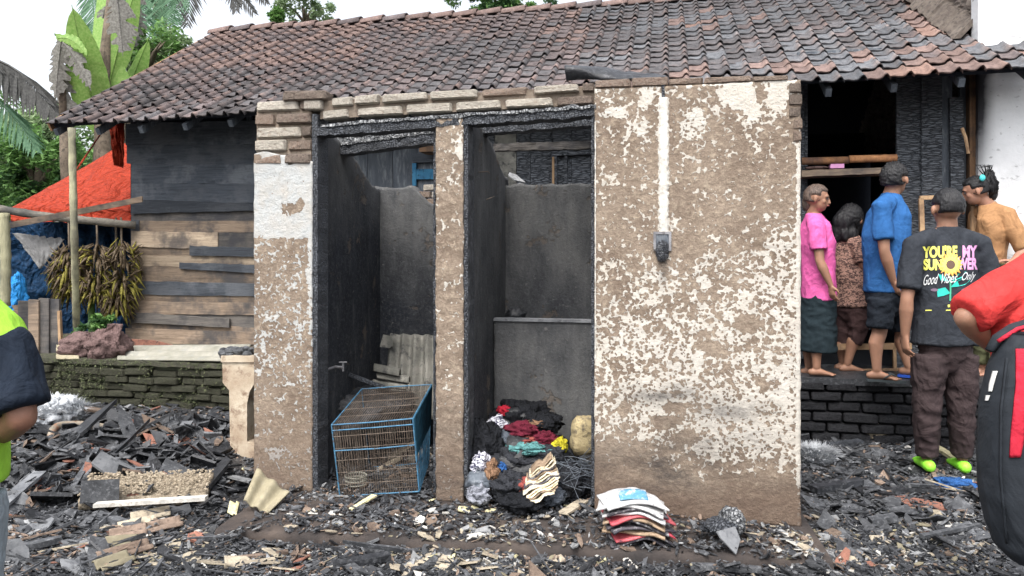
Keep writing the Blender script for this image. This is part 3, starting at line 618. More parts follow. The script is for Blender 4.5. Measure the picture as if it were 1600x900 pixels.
# partitions (run into depth)
def part(px, off0, L, ztop, name, face=1, soot=None):
    q = W(px, 600, off0); q.z = 0
    # grid face looks to +(-A); thickness goes back along A
    o = wall_grid(name, q, B, A, L, .118, ztop, .055, .02, 'sootwall', blk, None, soot, None, disp=.004, edge=.02); return o
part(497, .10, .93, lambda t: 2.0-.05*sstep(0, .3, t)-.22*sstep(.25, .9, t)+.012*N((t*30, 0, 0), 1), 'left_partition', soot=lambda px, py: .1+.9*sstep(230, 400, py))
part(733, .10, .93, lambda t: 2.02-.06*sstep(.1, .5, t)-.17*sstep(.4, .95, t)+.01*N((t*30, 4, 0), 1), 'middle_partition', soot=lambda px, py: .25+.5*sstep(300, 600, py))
q = W(948, 600, .1); q.z = 0
wall_grid('right_partition', q, B, -A, .93, .118, lambda t: 1.85, .055, .04, 'sootwall', blk, None, lambda a, b: .7)
def zback(t):
    return 1.79+.012*N((t*22, 0, 3), 1)-.10*sstep(.245, .29, t)*sstep(.34, .30, t)
q0 = W(575, 600, .95); q1 = W(1010, 600, .95); q0.z = 0
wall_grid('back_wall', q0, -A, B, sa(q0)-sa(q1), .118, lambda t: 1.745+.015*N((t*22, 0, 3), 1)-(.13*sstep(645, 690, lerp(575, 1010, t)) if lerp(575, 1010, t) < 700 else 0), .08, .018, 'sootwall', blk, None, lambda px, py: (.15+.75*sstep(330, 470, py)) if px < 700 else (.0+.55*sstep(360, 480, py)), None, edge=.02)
for r in range(4):
    for k in range(2):
        q = W(642+k*26+(r % 2)*10+r*3, 331-r*11, .965); brick(blk, q, -A, B, .1, .038, .05, 'brick_red' if (r+k) % 3 else 'brick_pale')
# water tank front and ledge in the right room
q0 = W(772, 600, .62); q1 = W(960, 600, .62); q0.z = 0; zt_ = W(850, 501, .62).z
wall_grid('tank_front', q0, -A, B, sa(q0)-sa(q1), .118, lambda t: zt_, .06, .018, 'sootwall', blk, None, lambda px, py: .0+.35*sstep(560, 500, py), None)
mb = MB(); mb.grid(30, 3, lambda s, t: V((q0.x, q0.y, zt_+.008))+(-A)*((sa(q0)-sa(q1))*s)-B*.012+B*(.085*t)+UP*.003*N((s*30, t*4, 0), 1), thick=(0, 0, -.014)); mb.build('tank_rim', 'slate', blk)
mb = MB(); a_ = W(777, 602, .68); bx(mb, V((q0.x, q0.y, 0))+B*.06, -A, B, sa(q0)-sa(q1), zt_-.25, zt_-.06, .3); mb.build('tank_water_bed', 'coal', blk)
# hooks and tap
mb = MB(); mb.tube([W(748, 269, .25), W(762, 268, .3), W(765, 271, .32)], .003, 5); mb.tube([W(760, 312, .45), W(772, 307, .5)], .003, 5); mb.build('wire_hook', 'wire', blk)
tp = MB(); tp.tube([W(512, 577, .22), W(524, 573, .26), W(534, 574, .28)], .008, 6); tp.tube([W(536, 580, .28), W(536, 566, .28)], .006, 6); tp.tube([W(530, 566, .27), W(542, 566, .27)], .004, 6); tp.build('water_tap', 'metal', blk)

# ================================================================= HOUSE
hs_ = empty('burnt_house', W(800, 700, 2.6)*1., 'long burnt house with sagging clay tile roof, plank wall left and charred doorway right', 'house'); hs_.location.z = .46
EO = 2.0; RUN = 2.33; RISE = 1.49
eL = sa(W(76, 190, EO)); eR = sa(W(1700, 95, EO))     # a-coordinates (left is larger)
SL = math.hypot(RUN, RISE); NR = 19; TW = .146; ROW = SL/NR
upv = (B*RUN+UP*RISE).normalized(); nrm = (-A).cross(upv).normalized()
if nrm.z < 0: nrm = -nrm
def ez(s):   # eave height with sag
    t = (eL-s)/(eL-eR); return 2.455+.115*t-.012*math.sin(t*math.pi*3)
def roofp(s, r): # s along A coordinate, r distance up the slope
    p = O+A*s+B*EO; p.z = ez(s); k = .02*N((s*.9, r*.9, 0), 1)-(ez(s)-2.44+.035)*r/SL; return p+upv*r+UP*k
def tile_geo():
    nx_, ny_ = 12, 5; vs = []; lob = []
    for j in range(ny_+1):
        for i in range(nx_+1):
            x = i/nx_; y = j/ny_; k = 1-y
            low_ = (1+.45*k*k)
            hump = .026*math.exp(-(abs(x-.83)/.125)**2.6)*low_+.008*math.exp(-((x-.22)/.16)**2)*k; roll = -.004*math.sin(clamp(x/.65)*math.pi)
            z = hump+roll+.014*k-.002
            yy = y*ROW*1.25-.010*math.exp(-((x-.82)/.15)**2)*k-.012*k*(x > .97)
            vs.append(V((x*TW*1.07, yy, z))); lob.append(math.exp(-((x-.82)/.16)**2)*clamp(k*1.3)+.35*math.exp(-((x-.3)/.2)**2)*clamp(k*2-1))
    fs = [(j*(nx_+1)+i, j*(nx_+1)+i+1, (j+1)*(nx_+1)+i+1, (j+1)*(nx_+1)+i) for j in range(ny_) for i in range(nx_)]
    n = len(vs)
    for i in range(nx_+1): vs.append(vs[i]+V((0, .004, -.010))); lob.append(0)       # front lip
    fs += [(i+1, i, n+i, n+i+1) for i in range(nx_)]
    m = len(vs)
    for i in range(nx_+1): vs.append(vs[i]+V((0, .05, -.014))); lob.append(0)
    fs += [(n+i+1, n+i, m+i, m+i+1) for i in range(nx_)]
    e = len(vs)
    for j in range(ny_+1): vs.append(vs[j*(nx_+1)+nx_]+V((0, 0, -.014))); lob.append(0)
    fs += [(( j+1)*(nx_+1)+nx_, j*(nx_+1)+nx_, e+j, e+j+1) for j in range(ny_)]
    return vs, fs, lob
tv, tf, tl = tile_geo()
def tile_kind(px, py, s, r):
    k = FB((s*1.1, r*1.3, 0), 1, 3); q = clamp(R.random()*.6+.2-k*.7, .012 if R.random() < .03 else .05); up = r/SL
    if px > 1400 and py < 62: return 2 if q < .6 else 3 if q < .75 else 1
    if px < 560:
        if up > .45+.2*k: return 2 if q < .55 else 1
        if up < .3: return 5 if q < .35 else 0 if q < .6 else 1
        return 1 if q < .6 else 0 if q < .85 else 2
    if px < 900: return 3 if q < .03 else (2 if q < .28 else 1) if up > .75 else 0 if q < .5 else 1 if q < .9 else 2
    if px < 1250: return 3 if q < .035 else 2 if q < .12+(.2 if up < .15 else 0) else 4 if q < .45+.2*k else 0 if q < .85 else 1
    if up < .16: return 4 if q < .5 else 2 if q < .75 else 3 if q < .8 else 1
    return 4 if q < .6 else 0 if q < .85 else 1 if q < .95 else 2
tiles = []
ncol = int((eL-eR)/TW)
for r in range(NR):
    for c in range(ncol):
        s = eL-c*TW; rr = r*ROW; p = roofp(s, rr); px, py = pix(p)
        if r >= 3:
            e = pix(roofp(s-TW, rr)); lim = O+A*s+B*EO
            if s < eRwall if 'eRwall' in globals() else (sa(W(1524, 50, 2.55)) > s-.02): continue
        tiles.append((p.y+p.z*.0, r, c, p, s, rr, px, py))
vis = [t for t in tiles if -60 < t[6] < 1640 and t[7] > -30]
vis.sort(key=lambda t: t[0]-.6*(0 if t[7] > 0 else -5)); near = set(id(t) for t in vis[:300])
tmesh = []
for i, m in enumerate(TM):
    me = bpy.data.meshes.new('roof_tile'); me.from_pydata(tv, [], tf); me.materials.append(m); me.polygons.foreach_set('use_smooth', [True]*(12*5)+[False]*(len(tf)-60)); setattr_pts(me, 'lobe', tl); tmesh.append(me)
sv, sf, smi, slb = [], [], [], []
for t in tiles:
    _, r, c, p, s, rr, px, py = t; kd = tile_kind(px, py, s, rr)
    ex = -A; m = Matrix(((ex.x, upv.x, nrm.x, 0), (ex.y, upv.y, nrm.y, 0), (ex.z, upv.z, nrm.z, 0), (0, 0, 0, 1)))
    if r == 0: p = p-upv*.05
    m = m @ Matrix.Rotation(R.gauss(0, .018), 4, 'Z') @ Matrix.Rotation(R.gauss(0, .02), 4, 'X') @ Matrix.Rotation(R.gauss(0, .02), 4, 'Y'); m.translation = p+upv*R.gauss(0, .006)+nrm*R.uniform(0, .006)+A*.0
    if id(t) in near:
        o = bpy.data.objects.new('roof_tile', tmesh[kd]); C.objects.link(o); o.parent = hs_; m.translation = m.translation-hs_.location; o.matrix_basis = m
    else:
        k = len(sv); sv += [tuple(m @ v) for v in tv]; sf += [tuple(i+k for i in f) for f in tf]; smi += [kd]*len(tf); slb += tl
mb = MB(); mb.add(sv, sf); mb.mi = smi; o = mb.build('roof_tiles_upper', TM, hs_, True); setattr_pts(o.data, 'lobe', slb); tag(o, 'smaller rows of clay tiles towards the ridge', kind='stuff')
# ridge caps
s = eL+.02; topr = SL+.02
while s > sa(W(1660, 0, 5)):
    l = .27; a0 = roofp(s, topr)+UP*.02+B*.03; a1 = roofp(s-l, topr)+UP*.035+B*.03
    if pix(a0)[1] < -60 and pix(a0)[0] > 1100: break
    mb = MB(); uu = (a1-a0)
    def rc(i, j, off=0.): q = math.pi*(j); return a0+uu*i*1.04+B*(-math.cos(q))*(.085+.012*i)+UP*(math.sin(q)*(.062+.012*i)-.02)
    mb.grid(3, 9, rc, thick=(0, 0, -.014)); mb.build('ridge_tile', TM[R.choice([2, 2, 2, 1])], hs_, True); s -= l
# back slope, dark sheet added under tiles to stop light leaks, rafters
mb = MB(); dL, dR = eL-.02, sa(W(1530, 50, 2.6)); mb.hexa([roofp(dL, .02)-nrm*.05, roofp(dR, .02)-nrm*.05, roofp(dR, SL)-nrm*.05, roofp(dL, SL)-nrm*.05, roofp(dL, .02)-nrm*.025, roofp(dR, .02)-nrm*.025, roofp(dR, SL)-nrm*.025, roofp(dL, SL)-nrm*.025])
mb.hexa([roofp(dR, .02)-nrm*.05, roofp(eR, .02)-nrm*.05, roofp(eR, ROW*3)-nrm*.05, roofp(dR, ROW*3)-nrm*.05, roofp(dR, .02)-nrm*.025, roofp(eR, .02)-nrm*.025, roofp(eR, ROW*3)-nrm*.025, roofp(dR, ROW*3)-nrm*.025])
tp_ = [roofp(dL, SL), roofp(dR, SL)]; mb.prism([tp_[0], tp_[1], tp_[1]+B*2.6-UP*1.7, tp_[0]+B*2.6-UP*1.7], (0, 0, -.03)); mb.build('roof_back_and_light_stop', 'soot_room', hs_)
s = eL-.05
while s > eR:
    mb = MB(); q = roofp(s, .0)-nrm*.055; mb.box(q+upv*.45-nrm*.03, A*.02, upv*.47, nrm*.028); mb.build('rafter', 'char_plain', hs_); s -= .42
# verge board down the left edge
mb = MB(); mb.hexa([roofp(eL+.02, 0)-nrm*.08, roofp(eL-.0, 0)-nrm*.08, roofp(eL, SL)-nrm*.08, roofp(eL+.02, SL)-nrm*.08, roofp(eL+.02, 0)-nrm*.0, roofp(eL, 0), roofp(eL, SL), roofp(eL+.02, SL)]); mb.build('verge_board', 'post_brown', hs_)
# left plank wall
HW = 2.55
def plank(x0, x1, yt0, yt1, yb0, yb1, mat, o=0., name='plank', th=.022, seg=1):
    mb = MB(); n = 14
    jt = [R.uniform(-.6, .6) for _ in range(n+1)]; jb = [R.uniform(-.6, .6) for _ in range(n+1)]
    def fn(s, t):
        x = lerp(x0, x1, s); i = int(round(s*n)); y = lerp(lerp(yb0, yb1, s)+jb[i], lerp(yt0, yt1, s)+jt[i], t); return W(x, y, HW-o+.004*N((x*.05, y*.1, 0), 1))
    mb.grid(n, 2, fn, thick=B*th); return mb.build(name, mat, hs_)
PL = [(196, 400, 193, 188, 226, 226, 'pl_dark', 0), (198, 400, 226, 226, 256, 257, 'pl_dark', .006), (205, 400, 256, 257, 287, 287, 'pl_dark', .002), (205, 400, 287, 287, 316, 317, 'pl_dark', .008),
      (205, 400, 311, 318, 334, 329, 'pl_dark', .02), (205, 400, 331, 328, 346, 346, 'pl_grey', .004), (205, 217, 344, 344, 361, 361, 'pl_dark', .008), (217, 400, 345, 345, 363, 363, 'pl_brown', .004), (205, 340, 361, 363, 385, 390, 'pl_tan', .01), (340, 400, 363, 363, 388, 388, 'pl_grey', .006),
      (205, 400, 386, 388, 401, 404, 'pl_brown', .002), (296, 400, 384, 387, 399, 401, 'pl_dark', .02), (205, 400, 399, 400, 416, 417, 'pl_tan', .006), (280, 400, 410, 414, 420, 427, 'pl_dark', .018), (205, 400, 414, 416, 440, 444, 'pl_brown', .004),
      (205, 400, 439, 443, 460, 463, 'pl_dark', .01), (203, 400, 458, 462, 473, 474, 'pl_brown', .003), (200, 400, 471, 473, 491, 492, 'pl_brown', .008), (202, 358, 488, 498, 504, 512, 'pl_grey', .02), (202, 400, 490, 492, 512, 518, 'pl_grey', .004), (206, 400, 502, 512, 516, 521, 'pl_brown', .003), (196, 400, 513, 519, 537, 538, 'pl_brown', .012)]
for a in PL: plank(*a[:7], o=a[7]*1.8+R.uniform(0, .008))
mb = MB(); mb.prism([W(204, 172, HW+.05), W(404, 158, HW+.05), W(404, 545, HW+.05), W(204, 545, HW+.05)], B*.03); mb.build('wall_backing', 'soot_room', hs_)
for x in (212, 300, 385):
    mb = MB(); mb.prism([W(x, 150, HW+.03), W(x+9, 150, HW+.03), W(x+9, 560, HW+.03), W(x, 560, HW+.03)], B*.06); mb.build('post', 'char_plain', hs_)
# end wall of the house on the left (runs back)
q = W(205, 540, HW+.06); mb = MB(); bx(mb, q, B, -A, 3.8, .46, 2.75, .05); mb.build('end_wall', 'soot_room', hs_)
# house front wall seen over the rooms: vertical boards
x = 404.
i = 0
while x < 1262:
    wd = R.uniform(26, 40) if x < 700 or x > 960 else R.choice([14, 30, 34, 22]); m = 'char_plain' if x < 690 else 'char_plank'
    if 755 < x < 790: m = 'fibre_grey'
    mb = MB(); o = HW+R.uniform(-.012, .012); x2 = min(x+wd-.8, 1262)
    mb.prism([W(x, 172-.06*(x-400), o), W(x2, 172-.06*(x2-400), o), W(x2, 560, o), W(x, 560, o)], B*.02); mb.build('plank', m, hs_); x += wd; i += 1
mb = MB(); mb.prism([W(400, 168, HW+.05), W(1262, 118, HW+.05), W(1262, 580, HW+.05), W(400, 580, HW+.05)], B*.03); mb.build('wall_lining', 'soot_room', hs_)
# blue painted shutter pieces behind the left opening, short shelf, slanted board
mb = MB(); mb.prism([W(645, 240, HW-.05), W(690, 239, HW-.05), W(690, 253, HW-.05), W(645, 254, HW-.05)], B*.03); mb.build('board', 'pl_dark', hs_)
sh = MB(); sh.prism([W(645, 264, HW-.04), W(682, 264, HW-.04), W(682, 280, HW-.04), W(645, 280, HW-.04)], B*.02); sh.prism([W(644, 255, HW-.045), W(650, 255, HW-.045), W(650, 290, HW-.045), W(644, 290, HW-.045)], B*.025); sh.build('blue_shutter', 'blue_paint', hs_)
mb = MB(); mb.prism([W(655, 228, HW-.3), W(700, 228, HW-.3), W(700, 236, HW-.3), W(655, 237, HW-.3)], B*.2); mb.build('shelf', 'post_brown', hs_)
mb = MB(); mb.prism([W(862, 238, HW-.06), W(930, 234, HW-.06), W(930, 240, HW-.06), W(862, 244, HW-.06)], B*.04); mb.prism([W(862, 243, HW-.06), W(870, 243, HW-.06), W(870, 290, HW-.06), W(862, 290, HW-.06)], B*.04); mb.prism([W(882, 242, HW-.05), W(886, 242, HW-.05), W(886, 290, HW-.05), W(882, 290, HW-.05)], B*.04); mb.build('window_frame', 'char_plank', hs_)
mb = MB(); mb.prism([W(862.5, 245, HW-.066), W(866, 245, HW-.066), W(866, 288, HW-.066), W(862.5, 288, HW-.066)], B*.006); mb.build('bare_edge', 'light_wood', hs_)
# doorway on the right: dark interior box
q = W(1250, 560, HW+.08)
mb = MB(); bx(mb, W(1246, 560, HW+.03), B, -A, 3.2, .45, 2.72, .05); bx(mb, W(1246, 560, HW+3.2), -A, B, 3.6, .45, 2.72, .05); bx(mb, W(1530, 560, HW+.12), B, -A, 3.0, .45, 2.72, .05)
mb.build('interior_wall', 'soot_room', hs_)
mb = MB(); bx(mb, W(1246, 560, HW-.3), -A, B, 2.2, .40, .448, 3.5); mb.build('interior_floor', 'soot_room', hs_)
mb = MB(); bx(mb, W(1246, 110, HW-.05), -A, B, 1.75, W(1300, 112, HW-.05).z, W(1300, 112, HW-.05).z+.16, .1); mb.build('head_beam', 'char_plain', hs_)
# charred boards beside the doorway
for (x0, x1, y0, o, m) in [(1401, 1439, 112, 0, 'char_plank'), (1440, 1472, 110, .02, 'char_plank'), (1471, 1488, 110, -.02, 'char_plain'), (1484, 1505, 152, .03, 'char_plank'), (1500, 1516, 110, -.04, 'char_plain')]:
    mb = MB(); lean = 6 if x0 == 1484 else 0
    mb.grid(4, 50, lambda s, t: W(lerp(x0, x1, s)+lean*(1-t), lerp(600, y0, t), HW-o+.006*N((s*4, t*50, x0), 1)), thick=B*.03); mb.build('plank', m, hs_)
mb = MB(); mb.prism([W(1515, 110, HW-.03), W(1527, 110, HW-.03), W(1527, 600, HW-.03), W(1516, 600, HW-.03)], B*.07); mb.build('post', 'post_brown', hs_)
mb = MB(); mb.tube([W(1503, 200, HW-.08), W(1509, 216, HW-.08), W(1513, 240, HW-.08)], .012, 7); mb.build('bamboo_splint', 'light_wood', hs_)
# rails in the doorway
for x0, x1 in ((1253, 1326), (1327, 1401)):
    mb = MB(); mb.tube([W(lerp(x0, x1, t/6), 252-t*.3-(x0-1253)*.045, HW-.12) for t in range(7)], .028, 10); mb.build('bamboo_rail', 'bamboo_orange', hs_, True)
mb = MB(); mb.grid(20, 2, lambda s, t: W(lerp(1253, 1402, s), lerp(276-6*s, 266-5*s, t)+.8*N((s*9, t, 0), 1), HW-.16), thick=B*.2); mb.build('shelf_board', 'pl_brown', hs_)
mb = MB(); mb.prism([W(1254, 225, HW+.1), W(1262, 225, HW+.1), W(1262, 262, HW+.1), W(1254, 262, HW+.1)], B*.05); mb.build('short_post', 'bamboo_orange', hs_)
# pink packet on the shelf
mb = MB(); c = W(1307, 260, HW-.10); mb.box(c, -A*.048, B*.03, UP*.016); tag(mb.build('packet', 'pr_pink'), 'small pink and white packet lying on the doorway shelf', 'packet')
mb = MB(); c = W(1277, 262, HW-.10); mb.ball(c, -A*.09, B*.03, UP*.013, 14, 6, lambda d: 1+.2*FB(d, 2)); tag(mb.build('folded_cloth', 'sack'), 'flat folded brown cloth at the left end of the doorway shelf', 'cloth')
# light wood frame leaning by the charred boards and low bench frame behind the legs
fr = MB()
for a, b, w_ in [((1440, 310), (1442, 375), 3.2), ((1438, 309), (1500, 307), 3.), ((1524, 322), (1520, 420), 4.)]:
    pa, pb = W(*a, HW-.12), W(*b, HW-.12); d = (pb-pa).normalized(); nn = d.cross(B)*w_/F*5.6; fr.hexa([pa-nn, pa+nn, pa+nn+B*.03, pa-nn+B*.03, pb-nn, pb+nn, pb+nn+B*.03, pb-nn+B*.03])
o = fr.build('leaning_timber', 'light_wood'); tag(o, 'light timber frame leaning on the charred boards behind the black T-shirt', 'frame')
fr = MB()
for a, b, w_ in [((1256, 543), (1425, 541), 4.5), ((1262, 541), (1262, 584), 3), ((1398, 541), (1399, 580), 2.2), ((1256, 581), (1425, 577), 1.6)]:
    pa, pb = W(*a, HW-.10), W(*b, HW-.10); d = (pb-pa).normalized(); nn = d.cross(B)*w_/F*5.6; fr.hexa([pa-nn, pa+nn, pa+nn+B*.03, pa-nn+B*.03, pb-nn, pb+nn, pb+nn+B*.03, pb-nn+B*.03])
o = fr.build('wood_rack', 'light_wood'); tag(o, 'low unpainted timber rack behind the onlookers\' legs', 'rack')
# curled burnt sheet on the roof above the wall
mb = MB()
def bs(s, t):
    x = lerp(885, 1038, s); y = lerp(122-1*s, 104+13*s+2*math.sin(s*9), t); return W(x+3*math.sin(t*3), y, .35+.3*t)-B*.16*math.sin(t*math.pi)*(1-.7*s)*(.6+.4*math.sin(s*5+1))+UP*.03*FB((s*4, t*3, 0), 1, 2)
mb.grid(36, 12, bs, thick=(0, .012, -.004)); tag(mb.build('burnt_sheet', 'coal', None, True), 'curled black burnt sheet lying along the roof edge above the flaking wall', 'sheet')

# ================================================================= WHITE BUILDING
wb = empty('white_building', W(1560, 600, 2.5)-UP*W(1560, 600, 2.5).z, 'white rendered building abutting the right end of the tiled roof', 'building')
q = W(1528, 500, 2.48); q.z = 0
def dark_wb(px, py): return sstep(1562, 1530, px)*sstep(330, 150, py)*sstep(90, 130, py)*1.+.9*sstep(130, 100, py)*sstep(88, 100, py)+.25*sstep(1545, 1530, px)  # darker band below the eave and towards the left edge
wall_grid('front_wall', q, -A, B, 2.6, 0, lambda t: 5.2, .12, .03, 'white_wall', wb, None, dark_wb, None, disp=.004, edge=.004)
q = W(1528, 500, 2.61); q.z = 0
mb = MB(); mb.grid(120, 120, lambda s, t: q+B*(6*s)+UP*(2.4+2.8*t)+A*(.05*abs(N((s*60, t*45+s*30, 0), 1))+.02*FB((s*60, t*40, 0), 1)), thick=-A*.10); mb.build('side_wall', 'mortar_dark', wb)
mb = MB()
def fl(s, t):
    p = roofp(sa(W(1521, 50, 2.62)), .68+2.3*s); return p+A*(.13*(1-t)+.02)+UP*(.02+.14*t)+V((FB(p*1., 9, 2), FB(p*1.2, 11, 5), FB(p, 14, 8)))*.07
mb.grid(70, 10, fl, thick=-A*.05); mb.build('rough_flashing', 'mortar_dark', wb)
# ================================================================= CREAM PEDESTAL
pd = empty('cream_pedestal', G(372, 722, 0), 'stained cream rendered post with arched foot beside the left pier', 'post')
mb = MB(); dd = 1.2; off = .55
prof = [(347, 558), (397, 558), (397, 600), (390, 612), (386, 630), (386, 690), (397, 696), (397, 722), (360, 722), (358, 610), (348, 598)]
mb.prism([W(x, y, off) for x, y in prof], B*.16); mb.prism([W(345, 556, off-.01), W(399, 556, off-.01), W(399, 566, off-.01), W(345, 566, off-.01)], B*.2); mb.build('pillar_body', 'cream', pd)

# ================================================================= BACKGROUND VEGETATION AND LEAN-TO
def crown(parent, name, c, rad, n, ls, mats, seed=1, clumps=26, low=-.6):
    rr = random.Random(seed); mb = MB(); cl = []
    for i in range(clumps):
        d = V((rr.gauss(0, 1), rr.gauss(0, 1), rr.gauss(0, 1))).normalized()*rr.uniform(.35, 1.); 
        if d.z < low: d.z = low
        cl.append((V((d.x*rad[0], d.y*rad[1], d.z*rad[2])), rr.uniform(.18, .38)*min(rad), rr.randrange(len(mats))))
    for i in range(n):
        cc, r, m = cl[rr.randrange(clumps)]; d = V((rr.gauss(0, 1), rr.gauss(0, 1), rr.gauss(0, .8))).normalized()*r*rr.uniform(.5, 1.05)
        p = V(c)+cc+d; a = V((rr.uniform(-1, 1), rr.uniform(-1, 1), rr.uniform(-.7, .5))).normalized()*ls*rr.uniform(.6, 1.3); b = a.cross(V((rr.uniform(-1, 1), rr.uniform(-1, 1), 1))).normalized()*ls*.33
        mb.add([p-a, p+b, p+a, p-b], [(0, 1, 2, 3)], m if rr.random() < .75 else rr.randrange(len(mats)))
    return mb.build(name, mats, parent)
def tree(label, c, rad, n, ls, mats, seed, trunk=.14, clumps=26, group=None, cat='tree', name='broadleaf_tree'):
    c = V(c); t = empty(name, V((c.x, c.y, 0)), label, cat, group); crown(t, 'crown', c, rad, n, ls, mats, seed, clumps)
    mb = MB(); top = c+V((0, 0, rad[2]*.3)); mb.tube([V((c.x+.1, c.y, 0)), V((c.x-.08, c.y, c.z*.5)), top], [trunk, trunk*.8, trunk*.3], 8)
    rr = random.Random(seed)
    for k in range(6):
        q = c+V((rr.uniform(-.7, .7)*rad[0], rr.uniform(-.7, .7)*rad[1], rr.uniform(-.1, .6)*rad[2])); s0 = V((c.x-.05, c.y, c.z-.3*rad[2])); mb.tube([s0, lerp(s0, q, .5)+V((0, 0, .1)), q], [trunk*.45, trunk*.3, trunk*.08], 6)
    mb.build('trunk', 'bark', t, True); return t
tree('dense dark leafy tree behind the bamboo frame, left of the banana clump', P(62, 270, 12), (1.0, .9, 1.1), 11000, .065, ['leaf1', 'leaf2', 'leaf2'], 3, clumps=44)
tree('bright green bushy tree at the left edge behind the lean-to', P(-10, 240, 14), (1.9, 1.3, 1.35), 17000, .08, ['leaf2', 'leaf3', 'leaf3'], 4, clumps=70)
tree('low leafy tree behind the stems of the banana plant', P(165, 330, 13.5), (1.5, 1., 1.5), 9000, .08, ['leaf1', 'leaf2'], 8, clumps=40)
tree('yellow-green shrub behind the roof verge beside the banana leaves', P(235, 95, 13), (.8, .7, .75), 3500, .07, ['leaf2', 'leaf3'], 9, trunk=.1)
tree('pale sparse tree far behind the ridge, left of centre', P(478, 25, 26), (1.15, 1., .8), 2200, .10, ['leaf3'], 5, clumps=34)
tree('dark green treetop behind the middle of the ridge', P(785, 6, 24), (1.7, 1.2, .75), 6500, .10, ['leaf2', 'leaf1'], 6, clumps=40)
tree('tiny green plant rising over the ridge left of the pale tree', P(433, 25, 24), (.28, .28, .42), 500, .13, ['leaf2'], 7, trunk=.07)
# banana leaves
def bleaf(mb, base, tip, wid, droop, side, mi=0, fold=.25, tears=0, seed=0):
    rr = random.Random(seed); base, tip = V(base), V(tip); n = 26; ax = tip-base; sd = V(side).normalized(); L_ = ax.length
    def mid(t): return base+ax*t+UP*droop*(4*t*(1-t))
    for sg in (-1, 1):
        vs = []; 
        for i in range(n+1):
            t = i/n; wv = wid*(math.sin(math.pi*min(1, t*1.02+.02))**.55)*(1-.25*t); m = mid(t); k = rr.uniform(.0, .03)
            if tears and rr.random() < tears: wv *= rr.uniform(.25, .7)
            for j in range(4): u_ = j/3; vs.append(m+sd*sg*wv*u_+V((0, fold*wv*u_, -fold*1.2*wv*u_*u_+k*u_)))
        mb.add(vs, [(i*4+j, i*4+j+1, (i+1)*4+j+1, (i+1)*4+j) for i in range(n) for j in range(3)], mi)
    mb.tube([mid(t/8) for t in range(9)], [wid*.07*(1-.8*t/8) for t in range(9)], 6, mi)
bp = empty('banana_plant', P(150, 500, 8.8)-UP*P(150, 500, 8.8).z, 'tall banana plant with bright green and scorched leaves behind the roof corner', 'banana plant')
D0 = 8.8
def leafobj(b, t, wd, droop, side, mat, seed, fold=.2, tears=0, parent=bp, d0=D0, d1=None):
    mb = MB(); bleaf(mb, P(*b, d0), P(*t, d1 or d0), wd, droop, side, 0, fold, tears, seed); return mb.build('leaf', mat, parent, False)
leafobj((152, 205), (112, 8), .25, .0, (1, .2, .1), 'banana', 1, d1=8.4); leafobj((165, 150), (215, -30), .17, .02, (1, .3, .2), 'banana', 2); leafobj((160, 140), (170, -60), .2, 0, (1, 0, 0), 'banana', 21, d1=9.3)
leafobj((150, 150), (85, 55), .12, .12, (.6, .2, .8), 'banana', 3); leafobj((168, 135), (172, 90), .24, 0, (1, .1, 0), 'banana', 4); leafobj((160, 210), (205, 120), .2, .05, (.9, 0, .3), 'banana', 22, d1=8.6); leafobj((175, 260), (150, 170), .16, .05, (.9, 0, .3), 'banana', 23)
leafobj((182, -5), (192, 88), .2, .04, (1, .25, 0), 'banana_burnt', 5, .35, .35, d0=8.5); leafobj((96, 58), (86, 160), .15, .05, (1, .2, 0), 'banana_burnt', 6, .4, .4, d0=8.5); leafobj((98, 66), (142, 142), .11, .06, (.7, .2, .5), 'banana_burnt', 7, .4, .3, d0=8.4); leafobj((90, 60), (138, 90), .07, .08, (.5, .2, .8), 'banana', 8, d0=8.4); leafobj((98, 100), (105, 205), .12, .0, (1, .2, 0), 'banana_burnt', 15, .4, .4, d0=8.6)
leafobj((215, -20), (208, 80), .13, .0, (1, .3, 0), 'banana_burnt', 12, .4, .5, d0=8.9); leafobj((165, 10), (160, 30), .12, .0, (1, .3, 0), 'banana_burnt', 13, .4, .5, d0=8.9)
leafobj((170, 230), (232, 60), .2, .05, (.9, .1, .3), 'banana', 31, d0=9.4); leafobj((170, 240), (140, 60), .18, .05, (.9, .1, .3), 'banana', 32, d0=9.6); leafobj((200, 200), (262, 95), .16, .08, (.8, .1, .5), 'palm', 33, d0=9.8); leafobj((205, 210), (228, 110), .2, .05, (.9, .1, .3), 'palm', 34, d0=9.9)
mb = MB(); mb.tube([P(100, 205, 8.6), P(97, 130, 8.6), P(92, 62, 8.6)], [.05, .04, .02], 7); mb.tube([P(170, 340, D0), P(165, 240, D0), P(160, 150, D0), P(172, -10, D0)], [.13, .12, .09, .03], 10); mb.tube([P(150, 330, D0), P(158, 200, D0), P(118, 90, D0)], [.09, .06, .02], 8); mb.tube([P(205, 330, D0+.2), P(195, 230, D0+.2), P(208, 120, D0)], [.09, .06, .02], 8)
mb.tube([P(112, 330, 8.6), P(105, 250, 8.6), P(100, 190, 8.6)], [.09, .08, .05], 8); mb.tube([V((P(170, 340, D0).x, D0, 0)), P(170, 335, D0)], .13, 10); mb.build('stem', 'bark', bp, True)
